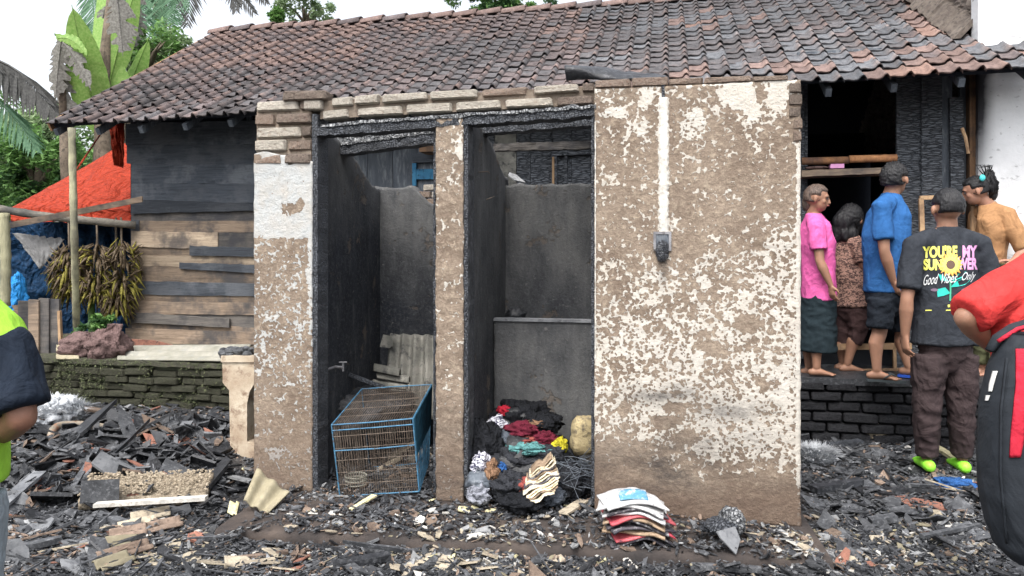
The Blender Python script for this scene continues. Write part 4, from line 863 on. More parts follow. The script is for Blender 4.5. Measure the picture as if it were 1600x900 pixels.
# palm fronds
def frond(mb, b, t, L_, droop, n=34, wd=.02, hang=.6):
    b, t = V(b), V(t); ax = t-b; mid = lambda s: b+ax*s+UP*droop*4*s*(1-s)
    mb.tube([mid(i/8) for i in range(9)], [.022*(1-.8*i/8) for i in range(9)], 5)
    sd = ax.cross(UP).cross(ax).normalized(); sx = ax.cross(V((0, 1, 0))).normalized()
    for i in range(n):
        s = .08+.9*i/n; m = mid(s)
        for sg in (-1, 1):
            l = L_*math.sin(math.pi*(.12+.8*s))*R.uniform(.8, 1.1); d = (sx*sg*.9+ax.normalized()*.55+UP*(-hang)+V((0, R.uniform(-.3, .3), 0))).normalized()*l; e = d.cross(V((0, 1, .2))).normalized()*wd
            mb.add([m-e*.4, m+d*.5-e, m+d, m+d*.5+e, m+e*.4], [(0, 1, 2, 3, 4)])
pt = empty('coconut_palm', V((P(220, 0, 15).x, 15, 0)), 'coconut palm with arching fronds behind the roof corner', 'palm')
for (b, t, L_, dr, mt, hg) in [((225, -60), (205, 75), .75, .1, 'palm', .2), ((235, -50), (225, 95), .7, .1, 'palm', .15), ((300, -120), (270, 40), .75, .2, 'palm', .6), ((310, -110), (292, 45), .6, .2, 'palm_burnt', .9), ((245, -60), (260, 70), .7, .1, 'palm', .3), ((140, -30), (150, 60), .6, .1, 'palm', .3), ((200, -30), (180, 70), .5, .1, 'palm', .3), ((345, -70), (370, 22), .5, .3, 'palm_burnt', 1.1), ((310, -60), (420, 10), .45, .35, 'palm_burnt', 1.2), ((280, -40), (400, 25), .5, .4, 'palm_burnt', 1.2)]:
    mb = MB(); frond(mb, P(*b, 15), P(*t, 14.6), L_, dr, hang=hg); mb.build('frond', mt, pt)
mb = MB(); q = P(250, -140, 15.5); mb.tube([V((q.x-.3, q.y+.3, 0)), V((q.x-.1, q.y+.2, 3)), q], [.2, .16, .13], 10); mb.build('trunk', 'bark', pt, True)
pt2 = empty('singed_palm', V((P(-60, 0, 9).x, 9, 0)), 'singed dark palm frond arching in from the left edge', 'palm')
mb = MB(); frond(mb, P(-60, 95, 9), P(92, 185, 8.6), .52, .28, 40, .026, 1.2); mb.build('frond', 'palm_burnt', pt2)
mb = MB(); frond(mb, P(-60, 130, 9.2), P(60, 240, 9.), .45, .2, 34, .02, 1.1); mb.build('frond', 'palm', pt2)
mb = MB(); q = P(-80, 110, 9.2); mb.tube([V((q.x, q.y, 0)), q], [.14, .1], 8); mb.build('trunk', 'bark', pt2, True)
# tarpaulins
def sheet(name, pts, mat, label, cat, dd=0, wr=.03, nu=30, nv=22, sag=.0, parent=None, thick=.004):
    q = [P(*p) for p in pts]
    def fn(s, t):
        p = lerp(lerp(q[0], q[1], s), lerp(q[3], q[2], s), t); k = wr*(FB(p, 3.2, 4)+.5*N((s*14+t*5, t*2, 1), 1)); return p+V((0, k, k*.6-sag*math.sin(s*math.pi)))
    mb = MB(); mb.grid(nu, nv, fn, thick=(0, thick, 0)); o = mb.build(name, mat, parent, True); return tag(o, label, cat) if label else o
sheet('red_tarpaulin', [(10, 328, 6.9), (215, 352, 7.0), (215, 212, 8.2), (100, 279, 8.1)], 'tarp_red', 'orange-red tarpaulin roof of the lean-to beside the house', 'tarpaulin', wr=.07, nu=50, nv=30)
sheet('red_valance', [(18, 345, 6.85), (205, 350, 6.9), (205, 328, 6.95), (18, 325, 6.9)], 'tarp_red', 'drooping front edge of red tarpaulin under the bamboo rail', 'tarpaulin', wr=.05)
sheet('red_rag', [(178, 258, 7.1), (192, 262, 7.1), (196, 190, 7.1), (170, 190, 7.1)], 'tarp_red', 'narrow red rag hanging under the roof corner', 'cloth', wr=.05)
sheet('blue_tarpaulin', [(8, 560, 7.6), (215, 560, 7.7), (215, 345, 7.5), (8, 345, 7.4)], 'tarp_blue', 'dark blue tarpaulin hanging behind the banana bunches', 'tarpaulin', wr=.12, nu=50, nv=40)
sheet('grey_sheet', [(62, 418, 7.0), (66, 418, 7.0), (100, 374, 7.0), (18, 364, 7.0)], 'tarp_grey', 'triangular grey sheet hanging in front of the blue tarpaulin', 'sheet', wr=.05)
# bamboo frame
lt = empty('bamboo_frame', G(120, 541, .5), 'bamboo pole frame of the lean-to in front of the red and blue tarpaulins', 'frame')
def pole(pts, r, mat, label, nodes=True, name='bamboo_pole'):
    e = MB(); pp = []; rs = []; n = 18
    for i in range(n+1):
        t = i/n; k = t*(len(pts)-1); a = min(int(k), len(pts)-2); pp.append(lerp(V(pts[a]), V(pts[a+1]), k-a)); rs.append(r*(1.12 if i % 3 == 0 else 1.))
    e.tube(pp, rs, 9); return tag(e.build(name, mat, lt, True), label)
pole([P(112, 200, 6.15), P(116, 370, 6.15), G(120, 541, .5)], .028, 'bamboo', 'upright green bamboo pole in front of the red tarpaulin')
pole([P(6, 333, 5.9), P(9, 400, 5.9), P(8, 478, 5.9)], .036, 'bamboo', 'thick pale bamboo post at the left edge of the lean-to')
pole([P(-30, 322, 6.4), P(70, 338, 6.5), P(212, 352, 6.8)], .034, 'bamboo_dk', 'thick smoked bamboo rail sloping right under the red tarpaulin')
mb = MB(); a, b = P(10, 353, 6.0), P(222, 311, 6.5); nn = V((0, 0, .025)); mb.hexa([a-nn, b-nn, b-nn+V((0, .015, 0)), a-nn+V((0, .015, 0)), a+nn, b+nn, b+nn+V((0, .015, 0)), a+nn+V((0, .015, 0))]); tag(mb.build('bamboo_slat', 'pl_brown', lt), 'split bamboo slat nailed across the bamboo poles')
mb = MB(); mb.tube([P(115, 272, 6.15), P(160, 205, 7.)], .008, 6); tag(mb.build('cord', 'tarp_red', lt), 'thin red cord from the bamboo pole to the roof')
# banana bunches
for bi, (cx, cy, w_, h_, mt_) in enumerate([(108, 420, 24, 30, 0), (152, 425, 26, 42, 1), (190, 425, 24, 44, 1), (182, 470, 16, 22, 0), (112, 445, 18, 18, 0)]):
    e = empty('banana_bunch', P(cx, cy+h_, 6.75), ['dry leafy bunch of bananas hanging left of the bamboo pole', 'large singed banana bunch hanging right of the bamboo pole', 'large singed banana bunch hanging against the plank wall', 'small low banana bunch tip near the plank wall', 'small yellow banana bunch behind the bamboo pole'][bi], 'banana bunch', 'banana bunches hanging in the lean-to')
    f1, f2 = MB(), MB(); sc = 6.75/F
    for k in range(210):
        q = R.uniform(0, 6.28); z = R.uniform(-1, 1); rr_ = math.sqrt(max(.05, 1-z*z*.8)); p = P(cx, cy, 6.75)+V((math.cos(q)*w_*sc*rr_*.8, math.sin(q)*w_*sc*rr_*.6, z*h_*sc)); out = V((math.cos(q), math.sin(q), -.3)).normalized()*.07; d = V((out.x*.4, out.y*.4, -.08+.12*R.random()))
        (f1 if R.random() < (.26+.34*(z < -.3)) else f2).tube([p-d*.7, p+out*.5, p+d*R.uniform(1.2, 2.6)+out*R.uniform(.1, .9)], [.006, R.uniform(.011, .02), .002], 5, flat=.6)
    f1.build('fruit', 'fruit', e, True); f2.build('dry_leaves', 'dry_leaf', e, True)
    s_ = MB(); s_.tube([P(cx, cy-h_, 6.75), P(cx-1, 340, 6.8)], .01, 5); s_.build('stalk', 'bark', e)
# wooden boards, blue plastic, sack, plants at the terrace edge
mb_l = [(28, 62, 470, 'pl_grey', 6.05), (60, 76, 466, 'pl_grey', 6.0), (74, 92, 467, 'pl_grey', 6.02), (44, 60, 468, 'pl_brown', 5.98), (-20, 30, 476, 'pl_brown', 6.1)]
bs_ = empty('board_screen', P(55, 560, 6.0), 'short screen of upright dark boards on the mossy wall at left', 'fence')
for x0, x1, y0, m, d in mb_l: mb = MB(); mb.prism([P(x0, y0, d), P(x1, y0+1, d), P(x1, 562, d), P(x0, 562, d)], (0, .03, 0)); mb.build('board', m, bs_)
mb = MB(); mb.prism([P(89, 486, 5.95), P(93, 486, 5.95), P(96, 562, 5.95), P(92, 562, 5.95)], (0, .03, 0)); mb.build('stake', 'light_wood', bs_)
def lump(name, label, cat, c, x, y, z, mat, seed, amp=.5, sc=2., nu=34, nv=22, group=None, parent=None, ridg=True):
    mb = MB(); c = V(c)
    def fn(d):
        a = FB(d*1., sc, seed, 3); r_ = 1-abs(N(d, sc*1.7, seed+5))*1.6 if ridg else 0; return 1+amp*(a*.7+r_*.34-.12)+.06*N(d, sc*6, seed)
    mb.ball(c, V((x, 0, 0)), V((0, y, 0)), V((0, 0, z)), nu, nv, fn); o = mb.build(name, mat, parent, True)
    return tag(o, label, cat, group) if label else o
lump('blue_bundle', 'bright blue plastic bundle beside the bamboo post at the left edge', 'plastic bundle', P(24, 470, 6.2), .09, .1, .2, 'blue_plastic', 3, .7); lump('blue_bundle', 'pale blue crumpled plastic at the very left edge', 'plastic bundle', P(-2, 455, 6.2), .06, .1, .17, 'netting', 5, .7)
lump('sack', 'crumpled mauve brown sack with raised flap on the mossy wall', 'sack', P(170, 540, 5.85), .14, .15, .12, 'sack', 8, .8, 1.6); lump('sack', 'flattened mauve brown sack left of the bamboo pole foot', 'sack', P(128, 540, 5.9), .15, .14, .09, 'sack', 12, .8, 1.6)
mb = MB(); mb.grid(8, 12, lambda s, t: P(lerp(158, 185, s)+10*t, lerp(545, 506, t), 5.8)+V((0, .03*math.sin(s*5), 0)), thick=(0, .006, 0)); tag(mb.build('sack_flap', 'sack', None, True), 'upright torn flap of brown sacking on the mossy wall', 'sacking')
t = empty('leafy_plant', P(147, 535, 6.3), 'small dark leafy plant between the sacks under the bananas', 'plant'); crown(t, 'foliage', P(147, 512, 6.3), (.17, .12, .13), 500, .045, ['leaf1', 'leaf2'], 14, 10)
t = empty('banana_sucker', P(143, 560, 6.9), 'green banana sucker stem in front of the blue tarpaulin', 'plant'); mb = MB(); mb.tube([P(143, 560, 6.9), P(143, 450, 6.9)], .03, 8); mb.build('stem', 'leaf2', t, True)
mb_ = MB()
# corrugated pale sheets on the terrace
def corr(name, label, quad, n, amp, mat, thick, axis=0, group=None):
    q = [V(p) for p in quad]; nn = (q[1]-q[0]).cross(q[3]-q[0]).normalized()
    def fn(s, t):
        p = lerp(lerp(q[0], q[1], s), lerp(q[3], q[2], s), t); w_ = (t if axis else s); return p+nn*amp*math.sin(w_*n*2*math.pi)+nn*.003*FB(p, 12, 3)
    mb = MB(); mb.grid(60 if not axis else 14, 14 if not axis else 60, fn, thick=nn*thick); return tag(mb.build(name, mat, None, True), label, 'corrugated sheet', group)
corr('corrugated_sheet', 'pale corrugated sheet lying on the wall top beneath the planks', [W(183, 563, 1.44), W(350, 565, 1.44), W(392, 539, 1.95), W(196, 541, 1.95)], 3, .017, 'fibre_white', .008, 1)
corr('corrugated_sheet', 'small grey corrugated sheet end beside the sacks', [P(88, 562, 5.7), P(124, 562, 5.7), P(124, 543, 5.95), P(88, 540, 5.95)], 2, .014, 'fibre', .008, 1)
mb = MB(); mb.prism([P(205, 541, 6.2), P(285, 543, 6.2), P(240, 532, 6.2), P(205, 530, 6.2)], (0, .02, 0)); tag(mb.build('red_board', 'red_chip'), 'thin rusty red board along the foot of the plank wall', 'board')

# ================================================================= PEOPLE
def ring_loft(mb, st, across, caps=True, n=16, mi=0):
    """st: list of (point, ra, rb): ellipse half widths along 'across' and along the depth axis"""
    pts = [V(p) for p, *_ in st]; vs = []; k = len(pts); ext = []
    for i in range(k):
        t = (pts[min(i+1, k-1)]-pts[max(i-1, 0)]).normalized(); a = V(across)-t*V(across).dot(t)
        a.normalize(); b = t.cross(a); ext.append((pts[i], st[i][1], st[i][2], a, b, t))
    full = []
    p, ra, rb, a, b, t = ext[0]
    if caps:
        for q in (1., .8, .45): full.append((p-t*min(ra, rb)*math.sin(q*math.pi/2), ra*max(.08, math.cos(q*math.pi/2)), rb*max(.08, math.cos(q*math.pi/2)), a, b))
    for e in ext: full.append(e[:5])
    p, ra, rb, a, b, t = ext[-1]
    if caps:
        for q in (.45, .8, 1.): full.append((p+t*min(ra, rb)*math.sin(q*math.pi/2), ra*max(.08, math.cos(q*math.pi/2)), rb*max(.08, math.cos(q*math.pi/2)), a, b))
    for (p, ra, rb, a, b) in full:
        for j in range(n): q = 2*math.pi*j/n; vs.append(p+a*math.cos(q)*ra+b*math.sin(q)*rb)
    m = len(full); fs = [(i*n+j, i*n+(j+1) % n, (i+1)*n+(j+1) % n, (i+1)*n+j) for i in range(m-1) for j in range(n)]+[tuple(range(n-1, -1, -1)), tuple((m-1)*n+j for j in range(n))]
    mb.add(vs, fs, mi)
def remesh(mb, name, mats, parent, vox, smooth=3, wr=None, crop=None):
    me = bpy.data.meshes.new('tmp'); me.from_pydata(mb.v, [], mb.f); o = bpy.data.objects.new('tmp', me); C.objects.link(o)
    bm = bmesh.new(); bm.from_mesh(me); bmesh.ops.recalc_face_normals(bm, faces=bm.faces); bm.to_mesh(me); bm.free()
    m = o.modifiers.new('r', 'REMESH'); m.mode = 'VOXEL'; m.voxel_size = vox; s_ = o.modifiers.new('s', 'SMOOTH'); s_.iterations = smooth; s_.factor = .5
    dg = bpy.context.evaluated_depsgraph_get(); ev = o.evaluated_get(dg); nm = bpy.data.meshes.new_from_object(ev); bpy.data.objects.remove(o); bpy.data.meshes.remove(me)
    nm.name = name
    if wr:
        n_ = [v.normal.copy() for v in nm.vertices]
        for v, q in zip(nm.vertices, n_): v.co += q*wr(v.co)
    nm.materials.clear(); return link(name, nm, parent, mats, True)
def hand(mb, wrist, d, nrm, s=1., curl=.5, thumb=1, spread=.12):
    """wrist, direction of palm d, palm normal, thumb side sign"""
    d = V(d).normalized(); nrm = V(nrm); nrm = (nrm-d*nrm.dot(d)).normalized(); sd = d.cross(nrm).normalized()*thumb
    ring_loft(mb, [(wrist-d*.01*s, .024*s, .019*s), (V(wrist)+d*.03*s, .032*s, .016*s), (V(wrist)+d*.078*s, .038*s, .013*s)], sd, n=12)
    for k, (l, off) in enumerate([(.068, .029), (.076, .010), (.070, -.010), (.055, -.028)]):
        b = V(wrist)+d*(.078-.004*abs(k-1))*s+sd*off*s; dd = (d+sd*spread*(1.2-k*.8)).normalized(); c1 = (dd*math.cos(curl*.6)+nrm*math.sin(curl*.6)); c2 = dd*math.cos(curl*1.5)+nrm*math.sin(curl*1.5)
        p1 = b+c1*l*.5*s; p2 = p1+c2*l*.5*s; ring_loft(mb, [(b-dd*.01, .0095*s, .009*s), (p1, .0085*s, .0085*s), (p2, .007*s, .007*s)], sd, n=8)
    b = V(wrist)+d*.02*s+sd*.026*s; t1 = b+(d*.6+sd*.7+nrm*.25).normalized()*.036*s; t2 = t1+(d*.9+sd*.2+nrm*.4).normalized()*.032*s; ring_loft(mb, [(b, .014*s, .013*s), (t1, .011*s, .011*s), (t2, .008*s, .008*s)], d, n=8)
def head(mb, c, f, up, s=1., female=False):
    f = V(f).normalized(); up = V(up).normalized(); r = f.cross(up).normalized(); up = r.cross(f); c = V(c)
    mb.ball(c+up*.018*s-f*.012*s, r*.074*s, f*.092*s, up*.092*s, 24, 16); mb.ball(c-up*.035*s+f*.024*s, r*.058*s, f*.062*s, up*.075*s, 20, 14); mb.ball(c-up*.078*s+f*.052*s, r*.028*s, f*.026*s, up*.022*s, 12, 8)
    mb.ball(c+up*.022*s+f*.070*s, r*.05*s, f*.018*s, up*.02*s, 12, 8)
    for g_ in (-1, 1): mb.ball(c-up*.022*s+f*.052*s+r*g_*.036*s, r*.024*s, f*.024*s, up*.024*s, 10, 8)
    ring_loft(mb, [(c+up*.012*s+f*.083*s, .008*s, .010*s), (c-up*.015*s+f*.094*s, .010*s, .012*s), (c-up*.028*s+f*.099*s, .016*s, .011*s)], r, n=10)
    ring_loft(mb, [(c-up*.050*s+f*.080*s-r*.016*s, .006*s, .006*s), (c-up*.049*s+f*.088*s, .008*s, .007*s), (c-up*.050*s+f*.080*s+r*.016*s, .006*s, .006*s)], up, n=8)
    for g_ in (-1, 1): mb.ball(c+r*g_*.085*s-up*.01*s-f*.008*s, r*.011*s, f*.017*s, up*.030*s, 10, 8)
    return r, f, up
def hairdo(parent, c, f, up, s, mat, style, seed=1):
    f = V(f).normalized(); up = V(up).normalized(); r = f.cross(up).normalized(); up = r.cross(f); c = V(c); mb = MB()
    lowz = {'short': -.55, 'crop': -.45, 'bob': -.95, 'tied': -.5}[style]; k0 = {'short': 1.14, 'crop': 1.07, 'bob': 1.16, 'tied': 1.06}[style]; am = {'short': .12, 'crop': .03, 'bob': .1, 'tied': .02}[style]
    def fn(d):  # d.x=right, d.y=forward, d.z=up
        front = sstep(.30, .52, d.y)*sstep(.62, .40, d.z); lowf = sstep(lowz-.12+.25*max(0, d.y), lowz+.12+.55*max(0, d.y+.1), d.z)
        ear = sstep(.82, .95, abs(d.x))*sstep(.25, -.05, d.z)*(0 if style == 'bob' else 1)
        h = (1-front)*lowf*(1-ear); b = FB(d, 7, seed, 3)+.3*N((d.x*30, d.y*30, d.z*6), 1, seed); return lerp(.86, k0+(am*.75+.02)*b*2, h)
    mb.ball(c+up*.014*s-f*.010*s, r*.080*s, f*.098*s, up*.100*s, 64, 44, fn)
    return mb.build('hair', mat, parent, True)
def wrinkle(seed, a=.006, sc=9, st=(1, 1, .6)):
    def fn(p):
        q = (p.x*st[0], p.y*st[1], p.z*st[2]); return a*(1-2.2*abs(N(q, sc, seed)))*.8+a*.9*FB(q, sc*.5, seed+7, 2)
    return fn
def person(label, base, J, s, skinm, hairm_, style, top, bottom, shoes=None, vox=.0068, face=False, extra=None, seed=1, gender='m', topname='shirt', bottomname='trousers', sleeve=.62, hem=None, loose=1., beard=False):
    root = empty('person', base, label, 'person')
    ac = V(J['across']).normalized(); fw = V(J.get('fwd', (0, 1, 0))).normalized(); hf = V(J['hf']); hu = V(J.get('hup', (0, 0, 1)))
    pel, ch, nk, hd = V(J['pelvis']), V(J['chest']), V(J['neck']), V(J['head'])
    mb = MB(); W1 = s
    ring_loft(mb, [(pel-UP*.05*s, .10*s, .07*s), (pel, .12*s, .08*s), (lerp(pel, ch, .45), .115*s, .075*s), (ch, .14*s, .09*s), (lerp(ch, nk, .6), .15*s, .075*s), (nk, .06*s, .055*s)], ac, n=20)
    ring_loft(mb, [(nk-(hd-nk)*.2, .062*s, .06*s), (lerp(nk, hd, .5), .052*s, .055*s), (hd, .05*s, .05*s)], ac, n=14)
    head(mb, hd, hf, hu, s*1.02)
    for k in ('L', 'R'):
        if 'sh'+k not in J: continue
        sh, el, wr = V(J['sh'+k]), V(J['el'+k]), V(J['wr'+k])
        ring_loft(mb, [(lerp(nk, sh, .4), .05*s, .05*s), (sh, .052*s, .052*s), (lerp(sh, el, .5), .043*s, .045*s), (el, .036*s, .037*s)], ac, n=12)
        ring_loft(mb, [(el, .036*s, .037*s), (lerp(el, wr, .28), .040*s, .040*s), (lerp(el, wr, .7), .031*s, .030*s), (wr, .024*s, .022*s)], ac, n=12)
        hdn = J.get('hd'+k); 
        if hdn: hand(mb, wr, hdn[0], hdn[1], s, hdn[2] if len(hdn) > 2 else .6, hdn[3] if len(hdn) > 3 else 1)
    for k in ('L', 'R'):
        if 'hi'+k not in J: continue
        hi, kn, an = V(J['hi'+k]), V(J['kn'+k]), V(J['an'+k]); fd = V(J['ft'+k]).normalized()
        ring_loft(mb, [(hi-UP*.05*s, .058*s, .06*s), (lerp(hi, kn, .5), .062*s, .066*s), (kn, .050*s, .054*s)], ac, n=14)
        bk = -fd*.018*s
        ring_loft(mb, [(kn, .050*s, .054*s), (lerp(kn, an, .3)+bk, .050*s, .056*s), (lerp(kn, an, .65)+bk*.5, .038*s, .040*s), (an, .030*s, .034*s)], ac, n=12)
        sdv = fd.cross(UP).normalized(); fz = an-UP*.035*s
        ring_loft(mb, [(fz-fd*.045*s-UP*.005*s, .026*s, .028*s), (fz+fd*.02*s, .032*s, .032*s), (fz+fd*.08*s-UP*.014*s, .038*s, .020*s), (fz+fd*.13*s-UP*.022*s, .040*s, .012*s)], sdv, n=12)
        for q in range(5): t0 = fz+fd*(.13-.006*q)*s-UP*.026*s+sdv*(.030-.016*q)*s*(1 if k == 'L' else -1); ring_loft(mb, [(t0, .010*s, .008*s), (t0+fd*(.030-.003*q)*s, .009*s, .008*s)], sdv, n=6)
    body = remesh(mb, 'body', skinm, root, vox*s, 3)
    hairdo(root, hd, hf, hu, s*1.02, hairm_, style, seed)
    # top
    mb = MB(); hm = hem if hem is not None else .0; lo = pel+UP*hm*s
    ring_loft(mb, [(lo, .172*s*loose, .128*s*loose), (lerp(lo, ch, .5), .160*s*loose, .12*s*loose), (ch, .172*s, .122*s), (lerp(ch, nk, .55), .165*s, .092*s), (lerp(ch, nk, .85), .10*s, .075*s), (nk+(hd-nk)*.08, .064*s, .062*s)], ac, n=24, caps=False)
    for k in ('L', 'R'):
        if 'sh'+k not in J: continue
        sh, el, wr = V(J['sh'+k]), V(J['el'+k]), V(J['wr'+k])
        ring_loft(mb, [(lerp(nk, sh, .35)-UP*.02*s, .07*s, .065*s), (sh, .066*s, .072*s), (lerp(sh, el, .35), .066*s, .070*s), (lerp(sh, el, min(sleeve, .95)), .066*s*(1 if sleeve < 1 else .8), .068*s*(1 if sleeve < 1 else .8))], ac, n=16, caps=False)
        if sleeve > 1: ring_loft(mb, [(lerp(sh, el, .8), .054*s, .054*s), (el, .05*s, .05*s), (lerp(el, wr, .8), .042*s, .042*s)], ac, n=14, caps=False)
    tp = remesh(mb, topname, top, root, .010*s, 2, wrinkle(seed, .010*s))
    # bottom
    if bottom:
        mb = MB()
        if bottomname == 'skirt':
            hl = J['hem']; ring_loft(mb, [(V(hl), .17*s, .15*s), (lerp(V(hl), pel, .5), .165*s, .14*s), (pel, .16*s, .125*s), (pel+UP*.12*s, .13*s, .10*s)], ac, n=24, caps=False)
        else:
            ring_loft(mb, [(pel-UP*.08*s, .14*s, .112*s), (pel, .158*s, .118*s), (pel+UP*.12*s, .135*s, .10*s)], ac, n=22)
            cut = J.get('cut', 1.9)
            for k in ('L', 'R'):
                if 'hi'+k not in J: continue
                hi, kn, an = V(J['hi'+k]), V(J['kn'+k]), V(J['an'+k]); lw = J.get('legw', 1.)
                st = [(hi+UP*.02, .095*s, .105*s), (lerp(hi, kn, .5), .082*s*lw, .09*s*lw)]
                if cut >= 1: st += [(kn, .066*s*lw, .072*s*lw)]; st += [(lerp(kn, an, (cut-1)*.5), .062*s*lw, .068*s*lw), (lerp(kn, an, cut-1), .053*s*lw, .058*s*lw)]
                else: st += [(lerp(hi, kn, cut), .085*s*lw, .09*s*lw)]
                ring_loft(mb, st, ac, n=16, caps=False)
        remesh(mb, bottomname, bottom, root, .010*s, 2, wrinkle(seed+3, .009*s, 11, (1, 1, 1.6)))
    if face:
        r = hf.normalized().cross(hu).normalized(); u2 = r.cross(hf.normalized()); f2 = hf.normalized(); c = hd; q = s*1.02
        for g_ in (-1, 1):
            e = MB(); e.ball(c+r*g_*.030*q+u2*.004*q+f2*.076*q, r*.012*q, f2*.010*q, u2*.005*q, 10, 6); e.build('eye', M['ink'], root, True)
            e = MB(); e.tube([c+r*g_*.014*q+u2*.020*q+f2*.089*q, c+r*g_*.032*q+u2*.026*q+f2*.086*q, c+r*g_*.050*q+u2*.018*q+f2*.073*q], .0035*q, 6, flat=.8); e.build('eyebrow', hairm_, root)
        e = MB(); e.tube([c-u2*.052*q+f2*.085*q-r*.022*q, c-u2*.050*q+f2*.096*q, c-u2*.052*q+f2*.085*q+r*.022*q], [.003*q, .006*q, .003*q], 7); e.build('lips', 'lip', root, True)
    return root, tp, body
def foot_cover(root, an, fd, s, mat, name, sole=False, mat2=None):
    fd = V(fd).normalized(); sdv = fd.cross(UP).normalized(); fz = V(an)-UP*.035*s; mb = MB()
    if sole:
        mb.prism([fz-fd*.07*s-UP*.03*s+sdv*.03*s, fz+fd*.04*s-UP*.03*s+sdv*.032*s, fz+fd*.14*s-UP*.032*s+sdv*.046*s, fz+fd*.185*s-UP*.032*s+sdv*.02*s, fz+fd*.185*s-UP*.032*s-sdv*.02*s, fz+fd*.14*s-UP*.032*s-sdv*.046*s, fz+fd*.04*s-UP*.03*s-sdv*.032*s, fz-fd*.07*s-UP*.03*s-sdv*.03*s], (0, 0, -.016)); o = mb.build(name, mat, root)
        m2 = MB(); 
        for g_ in (-1, 1): m2.tube([fz+fd*.135*s-UP*.012*s, fz+fd*.09*s+UP*.014*s+sdv*g_*.03*s, fz+fd*.04*s-UP*.02*s+sdv*g_*.038*s], .006*s, 6)
        m2.build('strap', mat2 or mat, o, True)
    else:
        ring_loft(mb, [(fz-fd*.055*s-UP*.002, .036*s, .036*s), (fz+fd*.02*s, .040*s, .038*s), (fz+fd*.08*s-UP*.012*s, .047*s, .028*s), (fz+fd*.15*s-UP*.018*s, .044*s, .022*s)], sdv, n=14); remesh(mb, name, mat, root, .008, 1)

def PG(px, py, d): return P(px, py, d)
# 1 pink shirt woman
d = 5.3; sx = d/F
J = dict(across=(.25, -1, 0), hf=(.90, -.42, -.14), hup=(.05, -.03, 1), pelvis=P(1279, 468, d), chest=P(1277, 380, d), neck=P(1271, 335, d), head=P(1277, 310, d-.03),
         shR=P(1276, 352, d-.13), elR=P(1281, 408, d-.17), wrR=P(1298, 446, d-.19), hdR=((.15, 0, -1), (.9, .3, 0), .5, 1), shL=P(1282, 352, d+.13), elL=P(1290, 400, d+.2), wrL=P(1296, 440, d+.2),
         hiR=P(1282, 478, d-.06), knR=P(1280, 530, d-.07), anR=P(1276, 574, d-.07), ftR=(1, -.15, 0), hiL=P(1272, 478, d+.07), knL=P(1266, 530, d+.08), anL=P(1264, 573, d+.08), ftL=(1, -.1, 0), hem=P(1277, 548, d))
p1, _, _ = person('woman in a bright pink T-shirt and dark skirt facing right beside the flaking wall', V((P(1276, 585, d).x, d, .46)), J, .84, 'skin', 'hair_b', 'tied', 'pink', 'skirt', face=True, seed=3, bottomname='skirt', sleeve=.68, loose=.95, hem=.0)
mb = MB(); mb.ball(P(1262, 318, d+.02), V((.04, 0, 0)), V((0, .05, 0)), V((0, 0, .06)), 14, 10, lambda q: 1+.1*FB(q, 4)); mb.build('hair_bun', 'hair_b', p1, True)
# 2 leopard blouse woman
d = 5.52
J = dict(across=(.8, -.6, 0), hf=(.75, .62, -.1), hup=(.1, .05, 1), pelvis=P(1333, 470, d), chest=P(1329, 408, d), neck=P(1324, 367, d), head=P(1330, 343, d),
         shR=P(1343, 384, d-.1), elR=P(1348, 415, d-.12), wrR=P(1362, 440, d), hdR=((.4, .7, -.4), (0, 0, -1), .5, 1), shL=P(1312, 384, d+.1), elL=P(1316, 420, d+.18), wrL=P(1330, 440, d+.25),
         hiR=P(1341, 478, d-.03), knR=P(1341, 520, d-.04), anR=P(1324, 568, d-.02), ftR=(1, .0, 0), hiL=P(1324, 478, d+.05), knL=P(1320, 525, d+.08), anL=P(1316, 566, d+.1), ftL=(1, .1, 0), cut=1.35)
p2, _, _ = person('woman with black bob in brown patterned blouse and brown leggings seen from behind', V((P(1326, 580, d).x, d, .46)), J, .90, 'skin', 'hair', 'bob', 'leopard', 'legging', seed=5, sleeve=.85, loose=1.02, bottomname='leggings', hem=-.04)
mb = MB()
for (x_, y_, dz_, a_, b_, c_) in ((1321, 347, -.02, .085, .075, .10), (1335, 349, 0, .068, .065, .085), (1314, 362, 0, .066, .07, .075), (1325, 366, -.05, .075, .05, .066), (1308, 370, .01, .05, .055, .05)): mb.ball(P(x_, y_, d+dz_), V((a_, 0, 0)), V((0, b_, 0)), V((0, 0, c_)), 24, 16)
remesh(mb, 'hair_fall', 'hair', p2, .008, 8, lambda p: .012*N((p.x*40, p.y*40, p.z*6), 1, 2)+.006*N((p.x*90, p.y*90, p.z*12), 1, 5))
# 3 blue T-shirt man
d = 5.12
J = dict(across=(.55, -.84, 0), hf=(.75, .65, .05), hup=(-.05, -.03, 1), pelvis=P(1384, 455, d), chest=P(1383, 370, d), neck=P(1392, 306, d), head=P(1398, 281, d),
         shR=P(1377, 326, d-.12), elR=P(1382, 393, d-.16), wrR=P(1396, 440, d-.14), hdR=((.35, 0, -1), (1, .2, 0), .55, 1), shL=P(1404, 330, d+.12), elL=P(1410, 395, d+.2), wrL=P(1414, 440, d+.2),
         hiR=P(1378, 472, d-.05), knR=P(1374, 520, d-.06), anR=P(1370, 578, d-.08), ftR=(1, -.35, 0), hiL=P(1396, 472, d+.06), knL=P(1410, 520, d+.07), anL=P(1420, 572, d+.02), ftL=(.8, -.6, 0), cut=.85)
p3, _, _ = person('man in a plain blue T-shirt and black shorts looking right with his back to us', V((P(1385, 595, d).x, d, .46)), J, .95, 'skin', 'hair', 'short', 'blue', 'shorts', seed=7, sleeve=.72, loose=.95, bottomname='shorts', hem=.0)
foot_cover(p3, J['anR'], J['ftR'], .95, 'flip', 'flip_flop', True); foot_cover(p3, J['anL'], J['ftL'], .95, 'flipblue', 'flip_flop', True)
